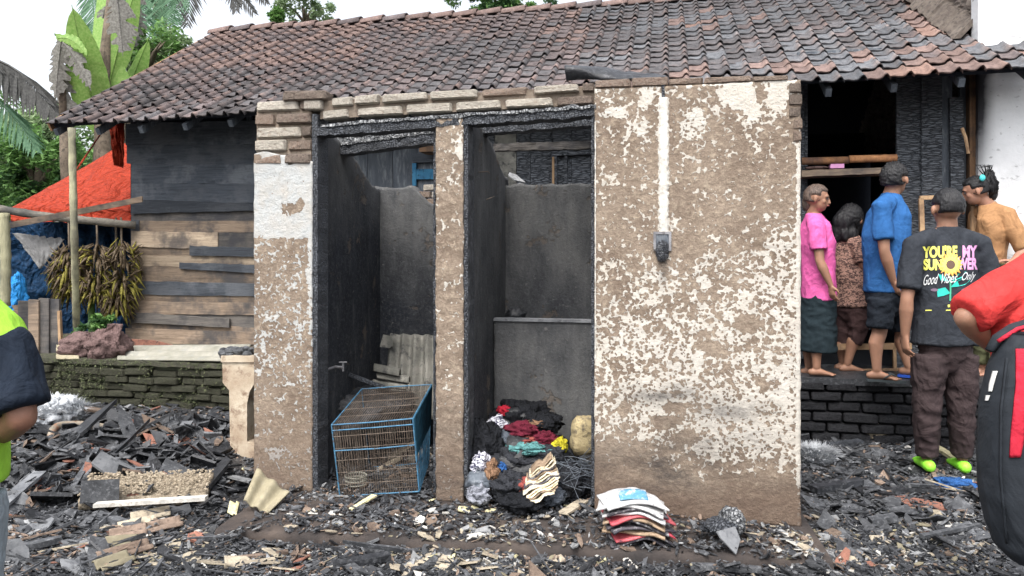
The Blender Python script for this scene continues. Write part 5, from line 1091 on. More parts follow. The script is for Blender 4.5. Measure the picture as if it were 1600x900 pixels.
# 4 black T-shirt man
d = 4.45
J = dict(across=(1, 0, 0), hf=(.08, 1, -.05), hup=(0, 0, 1), pelvis=P(1477, 535, d), chest=P(1478, 420, d), neck=P(1480, 358, d), head=P(1480, 326, d),
         shR=P(1530, 384, d), elR=P(1552, 455, d-.03), wrR=P(1556, 510, d), hdR=((0, 0, -1), (-1, 0, 0), .5, 1), shL=P(1428, 384, d), elL=P(1417, 468, d-.05), wrL=P(1414, 524, d-.02), hdL=((.02, 0, -1), (1, .1, 0), .7, -1),
         hiR=P(1500, 560, d), knR=P(1502, 640, d-.01), anR=P(1503, 717, d+.02), ftR=(.25, 1, 0), hiL=P(1452, 560, d), knL=P(1448, 640, d-.01), anL=P(1448, 715, d+.02), ftL=(.25, 1, 0), cut=1.93, legw=1.08)
p4, ts4, _ = person('man in a black sunflower-print T-shirt and dark trousers standing with his back turned', V((P(1478, 738, d).x, d, .0)), J, 1.0, 'skin', 'hair', 'crop', 'black_shirt', 'trouser', seed=9, sleeve=.80, loose=1.12, hem=-.01)
foot_cover(p4, J['anR'], J['ftR'], 1, 'neon', 'sandal'); foot_cover(p4, J['anL'], J['ftL'], 1, 'neon', 'sandal')
# print on the back
dg = bpy.context.evaluated_depsgraph_get()
bv = BVHTree.FromPolygons([v.co.copy() for v in ts4.data.vertices], [tuple(p.vertices) for p in ts4.data.polygons])
def onback(px, py, off=.003):
    dep = 4.33
    for _ in range(2):
        o_ = CAM; r_ = ray(px, py).normalized(); h, n_, i_, ds = bv.ray_cast(o_, r_)
        if h: return h-r_*off
    return P(px, py, 4.33)
def pr(name, polys, mat, off=.003):
    mb = MB()
    for pl in polys: mb.add([onback(x, y, off) for x, y in pl], [tuple(range(len(pl)))])
    return mb.build(name, mat, ts4)
def text(name, s_, x0, x1, y0, y1, mat, bold=.02, shear=0., off=.003, curvefn=None, rot=0.):
    cu = bpy.data.curves.new('t', 'FONT'); cu.body = s_; cu.size = 1; cu.offset = bold; cu.shear = shear; o = bpy.data.objects.new('t', cu); C.objects.link(o)
    dg = bpy.context.evaluated_depsgraph_get(); me = bpy.data.meshes.new_from_object(o.evaluated_get(dg)); bpy.data.objects.remove(o)
    bm = bmesh.new(); bm.from_mesh(me); bmesh.ops.triangulate(bm, faces=bm.faces); bmesh.ops.subdivide_edges(bm, edges=[e for e in bm.edges if e.calc_length() > .12], cuts=2)
    xs_ = [v.co.x for v in bm.verts]; ys_ = [v.co.y for v in bm.verts]; a, b, c_, d_ = min(xs_), max(xs_), min(ys_), max(ys_)
    for v in bm.verts:
        u_ = (v.co.x-a)/(b-a); w_ = (v.co.y-c_)/(d_-c_); v.co = onback(lerp(x0, x1, u_), lerp(y1, y0, w_)-rot*u_, off)
    bm.to_mesh(me); bm.free(); me.materials.clear(); return link(name, me, ts4, mat)
text('lettering', "YOU'RE", 1441.5, 1496, 384.5, 403.5, 'pr_yellow', .045, 0, .003, None, 1.5); text('lettering', 'MY', 1504, 1527, 383.5, 402.5, 'pr_pink', .05, 0, .003); text('lettering', 'SUNF', 1443, 1480, 404.5, 422.5, 'pr_yellow', .045); text('lettering', 'OWER', 1486, 1527.5, 402.5, 421.5, 'pr_pink', .045)
text('script_lettering', 'Good', 1443, 1467, 430, 446, 'pr_white', .0, .6, .004, None, 3); text('script_lettering', 'Vibes', 1471, 1496, 428, 443, 'pr_white', .0, .6, .005, None, 2); text('script_lettering', 'Only', 1503, 1525, 426, 442, 'pr_white', .0, .6, .004, None, 2)
cx, cy = 1485.5, 413.5
for ring, n_, r0, r1, w_, o_ in ((0, 18, 7, 20.5, 3.4, .0042), (1, 16, 6, 16.5, 3., .0050)):
    pl = []
    for k in range(n_):
        q = 2*math.pi*(k+.5*ring)/n_; c_, s_ = math.cos(q), math.sin(q); pl.append([(cx+c_*r0-s_*w_*.5, cy+s_*r0+c_*w_*.5), (cx+c_*r1*.65-s_*w_*.75, cy+s_*r1*.65+c_*w_*.75), (cx+c_*r1, cy+s_*r1), (cx+c_*r1*.65+s_*w_*.75, cy+s_*r1*.65-c_*w_*.75), (cx+c_*r0+s_*w_*.5, cy+s_*r0-c_*w_*.5)])
    pr('sunflower_petals', pl, 'pr_orange' if ring == 0 else 'pr_yellow', o_)
pr('sunflower_disc', [[(cx+math.cos(q*.5236)*7.2, cy+math.sin(q*.5236)*7.2) for q in range(12)]], 'pr_core', .006)
pr('sunflower_stem', [[(1484, 432), (1486.5, 432), (1486.5, 452), (1484, 452)], [(1484, 452), (1486.5, 452), (1486, 470), (1483.5, 470)]], 'pr_green', .0036)
pr('sunflower_leaves', [[(1485, 449), (1493, 440), (1505, 435), (1516, 438), (1508, 445), (1495, 448)], [(1485, 458), (1477, 449), (1464, 452), (1465, 464), (1475, 462)], [(1487, 440), (1497, 428), (1510, 424), (1503, 434)], [(1483, 440), (1474, 430), (1466, 428), (1470, 438)]], 'pr_teal', .0033)
for ox in (1460, 1508): pr('print_oval', [[(ox+math.cos(q*.628)*6, 453+math.sin(q*.628)*2.4) for q in range(10)]], 'pr_grey', .0035)
for pl_ in ([[(1481, 476), (1495, 475.5), (1495, 479.5), (1481, 480)], [(1478, 484), (1494, 483.5), (1494, 485), (1478, 485.5)], [(1446, 484), (1456, 484), (1456, 485.5), (1446, 485.5)]]): pr('small_print', [pl_], 'pr_yellow')
# 5 mustard blouse woman with ponytail
d = 5.25
J = dict(across=(.75, .66, 0), hf=(-.85, .45, -.28), hup=(-.2, 0, 1), pelvis=P(1545, 425, d), chest=P(1552, 362, d), neck=P(1543, 320, d), head=P(1524, 298, d),
         shR=P(1572, 338, d-.08), elR=P(1600, 392, d-.16), wrR=P(1583, 408, d-.16), hdR=((-1, .2, .05), (0, 0, -1), .4, 1), shL=P(1530, 338, d+.12), elL=P(1520, 372, d+.2), wrL=P(1512, 340, d+.3),
         hiR=P(1556, 440, d), knR=P(1556, 520, d), anR=P(1556, 576, d), ftR=(-1, .3, 0), hiL=P(1537, 440, d+.05), knL=P(1534, 520, d+.08), anL=P(1534, 574, d+.1), ftL=(-1, .3, 0), cut=1.9)
p5, _, _ = person('woman in a mustard blouse with a high ponytail and turquoise hair clip', V((P(1546, 585, d).x, d, .46)), J, .86, 'skin_l', 'hair', 'tied', 'mustard', 'olive', seed=11, sleeve=1.0, loose=.85, hem=.05, face=True)
mb = MB(); mb.ball(P(1548, 287, d-.03), V((.045, 0, 0)), V((0, .04, 0)), V((0, 0, .065)), 20, 14, lambda q: 1+.2*FB(q, 4, 2)); mb.ball(P(1552, 302, d-.03), V((.028, 0, 0)), V((0, .03, 0)), V((0, 0, .05)), 16, 12, lambda q: 1+.25*FB(q, 4, 5))
for k in range(40):
    a = P(1538+R.uniform(-3, 3), 288+R.uniform(-4, 4), d-.05); mb.tube([a, P(1547+R.uniform(-7, 5), 272+R.uniform(-4, 6), d-.05), P(1553+R.uniform(-6, 6), 292+R.uniform(-8, 8), d-.05+R.uniform(-.03, .03)), P(1551+R.uniform(-6, 5), 305+R.uniform(-6, 8), d-.04)], [.014, .018, .013, .003], 5)
for k in range(12): mb.tube([P(1542, 279, d-.05), P(1541+R.uniform(-12, 12), 262+R.uniform(-4, 4), d-.05), P(1538+R.uniform(-16, 16), 258+R.uniform(-2, 6), d-.05)], [.006, .003, .001], 4)
mb.build('ponytail', 'hair', p5, True)
mb = MB(); mb.ball(P(1535, 278, d-.09), V((.02, 0, 0)), V((0, .014, 0)), V((0, 0, .024)), 12, 8, lambda q: 1+.2*FB(q, 3)); mb.build('hair_clip', 'clip', p5, True)
# 6 red T-shirt person at right edge, near
d = 2.35
J = dict(across=(1, -.1, 0), hf=(.1, 1, -.1), pelvis=P(1652, 615, d), chest=P(1634, 490, d), neck=P(1648, 398, d), head=P(1680, 318, d),
         shL=P(1573, 452, d), elL=P(1509, 496, d-.02), wrL=P(1549, 541, d+.08), hdL=((.9, .25, -.2), (.2, .8, -.3), .4, 1), shR=P(1760, 452, d), elR=P(1800, 560, d), wrR=P(1790, 640, d),
         hiL=P(1650, 640, d), knL=P(1650, 830, d), anL=P(1650, 1010, d), ftL=(.2, 1, 0), hiR=P(1730, 640, d), knR=P(1730, 830, d), anR=P(1730, 1010, d), ftR=(.2, 1, 0), cut=1.9)
p6, _, _ = person('person in a coral red T-shirt with hand on hip at the right edge', V((P(1680, 1040, d).x, d, 0)), J, .98, 'skin', 'hair', 'short', 'red_shirt', 'shorts', seed=13, sleeve=.93, loose=1.08, hem=.0)
# 7 lime vest person at left edge
d = 2.0
J = dict(across=(.8, -.6, 0), hf=(.1, 1, 0), pelvis=P(-108, 745, d), chest=P(-84, 610, d+.02), neck=P(-88, 470, d), head=P(-105, 385, d),
         shR=P(8, 552, d-.05), elR=P(34, 652, d-.08), wrR=P(-20, 690, d+.12), hdR=((-.8, .3, .0), (0, 0, -1), .5, 1), shL=P(-110, 545, d+.1), elL=P(-150, 650, d+.1), wrL=P(-110, 700, d+.2),
         hiR=P(-62, 790, d), knR=P(-52, 1000, d), anR=P(-55, 1140, d), ftR=(.1, 1, 0), hiL=P(-100, 790, d), knL=P(-100, 1000, d), anL=P(-100, 1140, d), ftL=(.1, 1, 0), cut=1.9)
p7, _, _ = person('person in a lime vest over a black short-sleeved shirt at the left edge', V((P(-60, 1160, d).x, d, 0)), J, 1.02, 'skin_d', 'hair', 'short', 'navy', 'jean', seed=15, sleeve=.85, loose=1.0, hem=.0)
mb = MB(); ring_loft(mb, [(V(J['pelvis'])+UP*.0, .205, .17), (lerp(V(J['pelvis']), V(J['chest']), .5), .192, .155), (V(J['chest']), .20, .15), (lerp(V(J['chest']), V(J['neck']), .6), .19, .13), (V(J['neck'])-UP*.02, .10, .09)], J['across'], n=24, caps=False)
ring_loft(mb, [(V(J['neck'])-UP*.05, .085, .09), (lerp(V(J['neck']), V(J['shR']), .45)-UP*.0, .088, .09), (lerp(V(J['neck']), V(J['shR']), .78), .088, .088)], (0, 1, 0), n=20)
remesh(mb, 'vest', 'lime', p7, .010, 2, wrinkle(31, .008, 7))
# black and red bag hanging at the right edge
bgE = empty('backpack', P(1590, 885, 2.1), 'big black backpack with crimson stripe hanging at the right edge', 'backpack')
prof = [(520, 1578, 24), (545, 1562, 36), (580, 1550, 46), (630, 1541, 54), (700, 1538, 58), (770, 1540, 60), (820, 1550, 56), (855, 1562, 48), (878, 1585, 30)]
mb = MB(); nn_ = 44; pts_ = []
vs = []; n = 28
for i in range(nn_+1):
    t = i/nn_*(len(prof)-1); a = min(int(t), len(prof)-2); f_ = t-a; y, x0, w_ = [lerp(prof[a][k], prof[a+1][k], f_) for k in range(3)]
    xc = x0+w_*1.25; c = P(xc, y, 2.1); rx = w_*1.25/F*2.1; ry = rx*.75
    for j in range(n):
        q = 2*math.pi*j/n; cs, sn = math.cos(q), math.sin(q); k = 1+.03*FB((cs, sn, i*.12), 2, 3); pw = .75
        vs.append(c+V((rx*math.copysign(abs(cs)**pw, cs)*k, ry*math.copysign(abs(sn)**pw, sn)*k, 0)))
fs = [(i*n+j, i*n+(j+1) % n, (i+1)*n+(j+1) % n, (i+1)*n+j) for i in range(nn_) for j in range(n)]+[tuple(range(n)), tuple(nn_*n+j for j in range(n-1, -1, -1))]
mb.add(vs, fs); bagm = mb.build('bag_body', 'bag', bgE, True)
bv = BVHTree.FromPolygons([V(v) for v in vs], fs)
def onbag(px, py, off=.004):
    r_ = ray(px, py).normalized(); h, n_, i_, ds = bv.ray_cast(CAM, r_); return (h-r_*off) if h else P(px, py, 2.02)
def bagstrip(l, name, mat, off=.005, seg=20):
    mb = MB(); k = len(l)-1
    def ev(t):
        t *= k; a = min(int(t), k-1); f_ = t-a; return [lerp(l[a][q], l[a+1][q], f_) for q in range(3)]
    mb.grid(4, seg, lambda s, t: onbag(ev(t)[0]+ev(t)[2]*s, ev(t)[1], off), thick=(0, .004, 0)); return mb.build(name, mat, bgE, True)
bagstrip([(1588, 545, 18), (1588, 600, 20), (1580, 680, 22), (1578, 715, 17)], 'red_panel', 'bag_red')
bagstrip([(1552, 580, 7), (1546, 600, 7), (1545, 612, 5)], 'white_label', 'label'); bagstrip([(1541, 618, 6), (1540, 626, 4)], 'white_label', 'label')
bagstrip([(1572, 560, 3), (1563, 640, 3), (1562, 740, 3), (1572, 850, 3)], 'seam', 'bag', .010, 30)
mb = MB(); mb.tube([P(1546, 548, 2.12), P(1560, 528, 2.12), P(1585, 512, 2.14), P(1625, 500, 2.16)], [.016, .02, .022, .022], 10, flat=.6); mb.build('strap', 'bag', bgE, True)
mb = MB(); mb.tube([P(1560, 533, 2.09), P(1590, 514, 2.1), P(1625, 505, 2.1)], .006, 8); mb.build('piping', 'bag_red', bgE, True)

# ================================================================= CAGE
cg = empty('wire_cage', G(592, 775, .12), 'blue-framed wire animal cage leaning in the left doorway', 'cage')
FT, FR, FBl, FBr = P(518, 664, 3.66), P(645, 654, 3.62), P(531, 776, 3.68), P(655, 768, 3.64)
BT, BR_, BBl, BBr = P(565, 608, 4.12), P(674, 601, 4.05), P(577, 730, 4.15), P(670, 722, 4.08)
fr = MB()
E = [(FT, FR), (FR, FBr), (FBr, FBl), (FBl, FT), (BT, BR_), (BR_, BBr), (BBr, BBl), (BBl, BT), (FT, BT), (FR, BR_), (FBl, BBl), (FBr, BBr), (lerp(FT, FBl, .36), lerp(FR, FBr, .36)), (lerp(FT, FBl, .08), lerp(FR, FBr, .08)), (lerp(FR, FBr, .36), lerp(BR_, BBr, .2)), (FR+(FBr-FR)*.1, BBr)]
for a, b in E: fr.tube([a, lerp(a, b, .5)+V((0, 0, R.uniform(-.004, .003))), b], .0035, 6)
fr.build('frame', 'wire_blue', cg)
def gridwires(name, a, b, c, d, nu, nv, mat, cut=None):
    mb = MB()
    for i in range(1, nu):
        s = i/nu; p, q = lerp(a, b, s), lerp(d, c, s); mb.tube([p, lerp(p, q, .5)+V((R.uniform(-.003, .003), R.uniform(-.004, .004), 0)), q], .0014, 4, caps=False)
    for j in range(1, nv): t = j/nv; mb.tube([lerp(a, d, t), lerp(b, c, t)], .0016, 4, caps=False)
    return tag(mb.build(name, mat, cg), kind='stuff')
gridwires('top_grid', FT, FR, BR_, BT, 34, 5, 'wire'); gridwires('front_grid', FT, FR, FBr, FBl, 34, 6, 'wire'); gridwires('side_grid', FR, BR_, BBr, FBr, 30, 6, 'wire_blue'); gridwires('floor_grid', FBl, FBr, BBr, BBl, 30, 6, 'wire'); gridwires('rear_grid', BT, BR_, BBr, BBl, 30, 6, 'wire'); gridwires('left_grid', FT, BT, BBl, FBl, 28, 5, 'wire')
mb = MB(); mb.grid(6, 6, lambda s, t: lerp(lerp(FR, BR_, s), lerp(FBr, BBr, s), t*.5)+V((.004, 0, 0)), thick=(.002, 0, 0)); mb.build('blue_side_sheet', 'netting', cg)
bk_ = MB(); c = P(556, 746, 3.8)
for k in range(3): bk_.tube([c+V((.055*math.cos(q*.3927), .055*math.sin(q*.3927), -.03+.02*k)) for q in range(17)], .004, 5, caps=False)
for q in range(22): bk_.tube([c+V((.055*math.cos(q*.2856), .055*math.sin(q*.2856), .012)), c+V((.04*math.cos(q*.2856), .04*math.sin(q*.2856), -.035))], .002, 4, caps=False)
tag(bk_.build('wire_basket', 'fibre_white'), 'small pale wire basket standing inside the cage', 'basket')
# boards inside and behind the cage
def plank_thing(label, a, b, w_, th, mat, name='plank', cat='plank', group=None, up=UP, taper=1.):
    a, b = V(a), V(b); d_ = (b-a).normalized(); s_ = d_.cross(V(up)).normalized()*w_*.5; h_ = s_.cross(d_).normalized()*th*.5; mb = MB(); n_ = 8; vs = []
    for i in range(n_+1):
        t_ = i/n_; p = lerp(a, b, t_); k = lerp(1, taper, t_)
        for sg, hg in ((-1, -1), (1, -1), (1, 1), (-1, 1)): vs.append(p+s_*sg*k*R.uniform(.88, 1.06)+h_*hg*R.uniform(.85, 1.1))
    mb.add(vs, [(i*4+j, i*4+(j+1) % 4, (i+1)*4+(j+1) % 4, (i+1)*4+j) for i in range(n_) for j in range(4)]+[(3, 2, 1, 0), tuple(n_*4+j for j in range(4))]); return tag(mb.build(name, mat), label, cat, group)
plank_thing('tan board lying diagonally on the floor behind the cage, upper one', P(575, 735, 4.25), P(650, 690, 4.35), .05, .015, 'beige_chip'); plank_thing('tan board lying diagonally under the cage wires, lower one', P(560, 752, 4.0), P(625, 715, 4.2), .04, .012, 'beige_chip'); plank_thing('grey board at the right behind the cage', P(640, 720, 4.22), P(672, 700, 4.3), .05, .02, 'fibre_grey')
q0, q1 = W(606, 600, .86), W(682, 600, .86)
corr('corrugated_sheet', 'smoked corrugated sheet standing against the back wall of the left room', [W(598, 655, .72), W(684, 655, .72), W(682, 524, .90), W(610, 522, .90)], 4, .018, 'fibre_grey', .008, 0)
for k, (x0, y0, x1, y1, r_) in enumerate([(585, 577, 625, 585, .035), (590, 588, 640, 596, .03), (583, 600, 636, 606, .028)]):
    mb = MB(); a, b = W(x0, y0, .6), W(x1, y1, .55)
    def hp(s, t): q = math.pi*t; return lerp(a, b, s)+V((0, -math.cos(q)*r_, math.sin(q)*r_))
    mb.grid(8, 8, hp, thick=(0, 0, -.01)); tag(mb.build('curved_tile', 'fibre_grey', None, True), ['topmost sooty half-round tile heaped in the left room', 'middle sooty half-round tile heaped in the left room', 'lowest sooty half-round tile heaped in the left room'][k], 'tile', 'half-round tiles in the left room')
plank_thing('charred stick poking out beside the tap in the left room', W(545, 585, .45), W(600, 605, .5), .025, .02, 'char'); plank_thing('burnt board leaning against the left wall of the left room', W(500, 760, .15), W(508, 640, .35), .05, .015, 'char_plain', up=B); plank_thing('thin burnt slat leaning beside the cage', W(512, 765, .2), W(522, 660, .4), .03, .012, 'char_plain', up=B)
shard('pale_shard', 'pale pointed shard leaning on the corrugated sheet', 'shard', None, W(603, 535, .80), .05, 'fibre_grey', rot=(1.4, .2, .2), seed=2)
# debris mounds in rooms
lump('debris_heap', None, None, P(560, 640, 4.35), .32, .28, .12, 'coal', 4, .6); bpy.context.scene.objects[-1] if False else None
tag(C.objects[-1] if C.objects[-1].name.startswith('debris') else C.objects['debris_heap'], 'black charred heap filling the back of the left room', 'debris heap')
# clothes pile
tag(lump('charred_pile', None, None, P(820, 745, 3.9), .27, .32, .27, 'coal', 6, .7), 'blackened heap of burnt cloth filling the right room', 'debris heap')
def ncm(n_, c): M[n_] = fabric(n_, c, .7, .9, 14, .03); return n_
for (nm, c) in (('bright_red_cloth', (.42, .02, .04)), ('maroon_cloth', (.12, .015, .03)), ('charcoal_cloth', (.03, .032, .038)), ('slate_cloth', (.1, .115, .14)), ('teal_cloth', (.10, .25, .25)), ('yellow_net', (.48, .42, .03)), ('blue_cloth', (.03, .1, .28)), ('coral_cloth', (.27, .07, .06)), ('grey_cloth', (.25, .26, .3)), ('brown_cloth', (.22, .13, .08)), ('black_cloth', (.012, .013, .016))): ncm(nm, c)
def stripecloth():
    s = NT('striped_white_cloth'); v = s.noise(28, 3, .6, s.mp((1, 1, 2.5)), 2.); col = s.mix(s.ramp(v, [(.47, 0), (.53, 1)]), (.6, .6, .66), (.05, .05, .08)); return s.out(col, .9, s.bump(s.noise(14, 4, .6), .03), .15)
M['striped_cloth'] = stripecloth()
CL = [('bright_red_cloth', 'bright red cloth scrap near the top of the clothes pile', (787, 643, 3.95), .032, .026), ('black_cloth', 'black charred garment at the top of the clothes pile', (815, 650, 4.0), .14, .07), ('striped_cloth', 'black and white patterned cloth at upper left of the clothes pile', (778, 668, 3.85), .05, .055), ('maroon_cloth', 'maroon garment across the middle of the clothes pile', (815, 672, 3.8), .08, .035), ('coral_cloth', 'coral cloth edge under the maroon garment', (822, 687, 3.75), .05, .018), ('slate_cloth', 'slate grey garment at the left of the clothes pile', (790, 688, 3.78), .07, .05), ('maroon_cloth', 'dark red garment above the turquoise cloth', (850, 687, 3.76), .065, .035), ('teal_cloth', 'pale turquoise cloth draped over the clothes pile', (828, 700, 3.7), .10, .025), ('yellow_net', 'bright yellow netting scrap at the right of the clothes pile', (874, 697, 3.72), .038, .032), ('charcoal_cloth', 'charred garment below the turquoise cloth', (800, 720, 3.68), .12, .055), ('striped_cloth', 'zebra striped cloth low on the left of the pile', (752, 726, 3.6), .045, .05), ('blue_cloth', 'small royal blue cloth scrap in the pile', (786, 730, 3.6), .022, .03), ('charcoal_cloth', 'crumpled black garment at the foot of the pile', (795, 760, 3.52), .075, .06), ('coral_cloth', 'faded coral cloth scrap beside the burnt book', (822, 762, 3.5), .04, .04), ('black_cloth', 'black burnt garment under the yellow netting', (868, 730, 3.68), .08, .07), ('brown_cloth', 'singed brown cloth strip above the turquoise cloth', (836, 662, 3.86), .06, .02), ('black_cloth', 'black burnt garment at the left side of the pile', (755, 700, 3.72), .09, .12), ('black_cloth', 'long black garment hanging low beside the middle pillar', (765, 755, 3.62), .08, .07)]
CL += [('charcoal_cloth', 'wide scorched black garment behind the magazines end of the heap', (885, 752, 3.6), .10, .07), ('black_cloth', 'black burnt garment at the very top right of the pile', (845, 662, 3.9), .10, .05), ('slate_cloth', 'smoke-stained grey garment right of the coral scrap', (862, 775, 3.5), .06, .04), ('brown_cloth', 'brown scorched cloth poking out left of the blue scrap', (768, 742, 3.56), .035, .06), ('black_cloth', 'soot-black garment spilling over the doorway sill', (815, 785, 3.42), .09, .035), ('grey_cloth', 'ash-grey cloth fold at the lower left of the pile', (748, 772, 3.5), .05, .045), ('charcoal_cloth', 'burnt garment between the turquoise cloth and the yellow netting', (858, 712, 3.66), .07, .04)]
for i, (m, lb, c, rx, rz) in enumerate(CL): lump('cloth', lb, 'cloth', P(*c), rx, max(.05, rx*.8), rz, m, 20+i*3, .95, 2.2, 40, 26)
# scorched open book, pages fanned
bk = empty('burnt_book', P(848, 770, 3.42), 'thick burnt book with gold-white scorched wavy pages in front of the clothes', 'book')
for i in range(15):
    mb = MB(); t_ = i/14; c = lerp(P(846, 772, 3.42), P(846, 722, 3.5), t_)
    def pgf(s, u_): q = (s-.5)*2; return c+V((q*(.085-.03*abs(t_-.45)*2+.012*N((i*1.7, 0, 0), 1))+.01*N((0, i*1.3, 0), 1), (u_-.5)*.11, .007*math.sin(q*5+i*.7)+.006*N((q*4, u_*3, i), 1)+q*.03))
    mb.grid(12, 5, pgf, thick=(0, 0, -.006)); mb.build('page_bundle', ['gold_page', 'gold_page', 'brownpaper', 'ink'][i % 4 if i % 3 else 0], bk, True)
mb = MB(); mb.ball(P(912, 680, 3.85), V((.062, .01, 0)), V((-.01, .05, 0)), V((.008, 0, .098)), 30, 22, lambda q: (abs(q.x)**5+abs(q.y)**5+abs(q.z)**5)**(-.2)*(1+.10*FB(q, 4, 3)-.06*(abs(math.sin(q.z*5)) < .15))); tag(mb.build('foam_container', 'foam', None, True), 'scorched yellow foam container against the right wall of the right room', 'container')
lump('pile_box', 'round grey burnt pot lying at the left of the clothes pile', 'pot', P(752, 752, 3.55), .065, .06, .045, 'char_plain', 61, .75, 2.0)
# twigs heap
tw = MB()
for k in range(110): a = P(R.uniform(870, 925), R.uniform(715, 765), 3.6+R.uniform(-.1, .15)); dd_ = V((R.uniform(-1, 1), R.uniform(-.6, .3), R.uniform(-.3, .6))).normalized()*R.uniform(.04, .10); tw.tube([a-dd_, a+V((0, 0, R.uniform(-.01, .01))), a+dd_], .0016, 4, caps=False)
tag(tw.build('charred_twigs', 'char_plain'), 'tangle of thin charred twigs right of the burnt book', 'twigs', kind='stuff')
# magazine stack
MG = ['paper', 'paper', 'ink', 'paper', 'redprint', 'brownpaper', 'ink', 'ink', 'brownpaper', 'redprint', 'ink', 'ink']
ordn = ['topmost white', 'second from top white', 'third from top dark', 'fourth from top white', 'fifth from top red-edged', 'sixth from top browned', 'seventh from top black', 'eighth from top black', 'ninth from top browned', 'tenth from top red-covered', 'eleventh from top black', 'lowest black']
for i, m in enumerate(MG):
    y = 781+i*5.3; c = P(995+R.uniform(-4, 4)-(6 if i < 3 else -3 if i > 8 else 0), y, 3.12-.0*i); rot = R.uniform(-.25, .25)
    mb = MB()
    def mf(s, u_):
        x_ = (s-.5)*.26*(1+.05*math.sin(i*2)); y_ = (u_-.5)*.19; zz = .022*math.cos(x_*13)-(.012 if i > 5 else .0)*math.sin(x_*22+i)+.01*N((x_*14, y_*10, i), 1)-.035*max(0, x_*8)**2*.3; return c+V((x_*math.cos(rot)-y_*math.sin(rot), x_*math.sin(rot)+y_*math.cos(rot), zz))
    mb.grid(18, 8, mf, thick=(0, 0, -.009)); tag(mb.build('magazine', m, None, True), ordn[i]+' magazine in the scorched stack before the flaking wall', 'magazine', 'magazines in the scorched stack')
mb = MB(); c = P(985, 778, 3.06); mb.grid(12, 5, lambda s, t: P(lerp(968, 1012, s), lerp(783, 776, t)-2*math.sin(s*3), 3.08-.0*t)+V((0, t*.07-.02, .012)), thick=(0, 0, -.003)); tag(mb.build('printed_leaf', 'bluepaper', None, True), 'blue printed leaf on top of the scorched magazine stack', 'paper')
# charred lump with pale top and grey disc at the wall foot
tag(lump('charred_lump', None, None, P(1142, 815, 3.13), .05, .05, .055, 'char_ash', 71, .9), 'ash-crusted charred lump leaning on the foot of the flaking wall', 'burnt remains'); tag(lump('charred_rag', None, None, P(1125, 822, 3.1), .07, .05, .03, 'char', 75, .9), 'twisted charred rag left of the ash-crusted lump', 'burnt remains')
shard('grey_disc', 'grey rounded plate fragment before the charred lump', 'plate fragment', None, P(1141, 840, 2.98), .06, 'slate', .006, rot=(.9, .3, .2), seed=4)
plank_thing('short charred stick lying left of the charred lump', G(1086, 826, .13), G(1122, 829, .13), .02, .012, 'char')

# ================================================================= DEBRIS
def zg(p):   # ground or slab height below a point
    r = (p-S0); u_ = r.dot(dv)/(Ls*Ls); b_ = (p-(S0+dv*u_)).dot(V((.16, .985, 0)))
    if 0 < u_ < 1 and b_ > 0: return .12
    return hgt(p.x, p.y)
def gp(px, py, up=0.):
    p = G(px, py, .0)
    for _ in range(4): p = G(px, py, zg(p)+up)
    return p
# stuff: thousands of small flakes
def scatter(name, n, region, size, mats, wts, label, dens=None, flat_=.35, asp=2.2, thick=.25, lift=.02):
    mb = MB(); rr = random.Random(hash(name) % 1000 if False else len(name)*7+n)
    tries = 0; k = 0
    while k < n and tries < n*6:
        tries += 1; px = rr.uniform(region[0], region[2]); py = rr.uniform(region[1], region[3])
        if dens and rr.random() > dens(px, py): continue
        p = gp(px, py); 
        # keep out of the solid walls
        off = (p-O).dot(B)
        if p.x > -1.45 and p.x < 1.30 and off > -.01:
            if not (496 < px < 678 or 733 < px < 924) or off > .9: continue
        sc_ = size*rr.lognormvariate(0, .45)*p.y/3.2; q = rr.uniform(0, 6.28); a = V((math.cos(q), math.sin(q), rr.gauss(0, flat_))).normalized(); nn = V((rr.gauss(0, flat_), rr.gauss(0, flat_), 1)).normalized(); b_ = nn.cross(a).normalized()
        L_ = sc_*rr.uniform(.8, asp); wd = sc_*rr.uniform(.4, .9)*(.3 if asp > 5 else 1); th = nn*sc_*thick; c = p+UP*(rr.uniform(0, lift)+sc_*.15); nsd = rr.choice([4, 5, 5, 6])
        pts = [c+a*L_*math.cos(2*math.pi*j/nsd+q)*rr.uniform(.7, 1.1)+b_*wd*math.sin(2*math.pi*j/nsd+q)*rr.uniform(.7, 1.1) for j in range(nsd)]
        cl = FB(p, 2.6, 5, 3); ww = [w_ if mats[i_] in ('coal', 'coal2') else w_*max(.08, .55+3.2*cl) for i_, w_ in enumerate(wts)]
        m = rr.choices(range(len(mats)), ww)[0]; o = len(mb.v); mb.v += [tuple(v) for v in pts]+[tuple(v-th) for v in pts]; mb.f.append(tuple(range(o, o+nsd))); mb.f += [(o+(j+1) % nsd, o+j, o+nsd+j, o+nsd+(j+1) % nsd) for j in range(nsd)]; mb.mi += [m]*(nsd+1); k += 1
    return tag(mb.build(name, mats), label, 'debris', kind='stuff')
scatter('charcoal_fragments', 30000, (-60, 600, 1660, 935), .0092, ['coal', 'coal2', 'grey_chip', 'tan_chip'], [7, 4, .7, 1], 'black charcoal bits covering the whole yard', lambda x, y: (1 if y > 650 else .3)*((.9 if 530 < x < 690 or 740 < x < 950 else .3) if 400 < x < 1300 and 765 < y < 812 else .38 if 340 < x < 1300 and 812 <= y < 870 and y < 828+.054*(x-340) else 1))
scatter('charcoal_flakes', 7000, (-60, 640, 1660, 935), .0165, ['coal', 'coal2', 'slate', 'tan_chip', 'red_chip', 'grey_chip'], [7, 5, .8, 1.6, .4, 1.], 'larger black and grey burnt flakes strewn over the yard', lambda x, y: .06 if 340 < x < 1300 and 770 < y < 828+.054*(x-340) else 1, .3, 2.6, .2, .02)
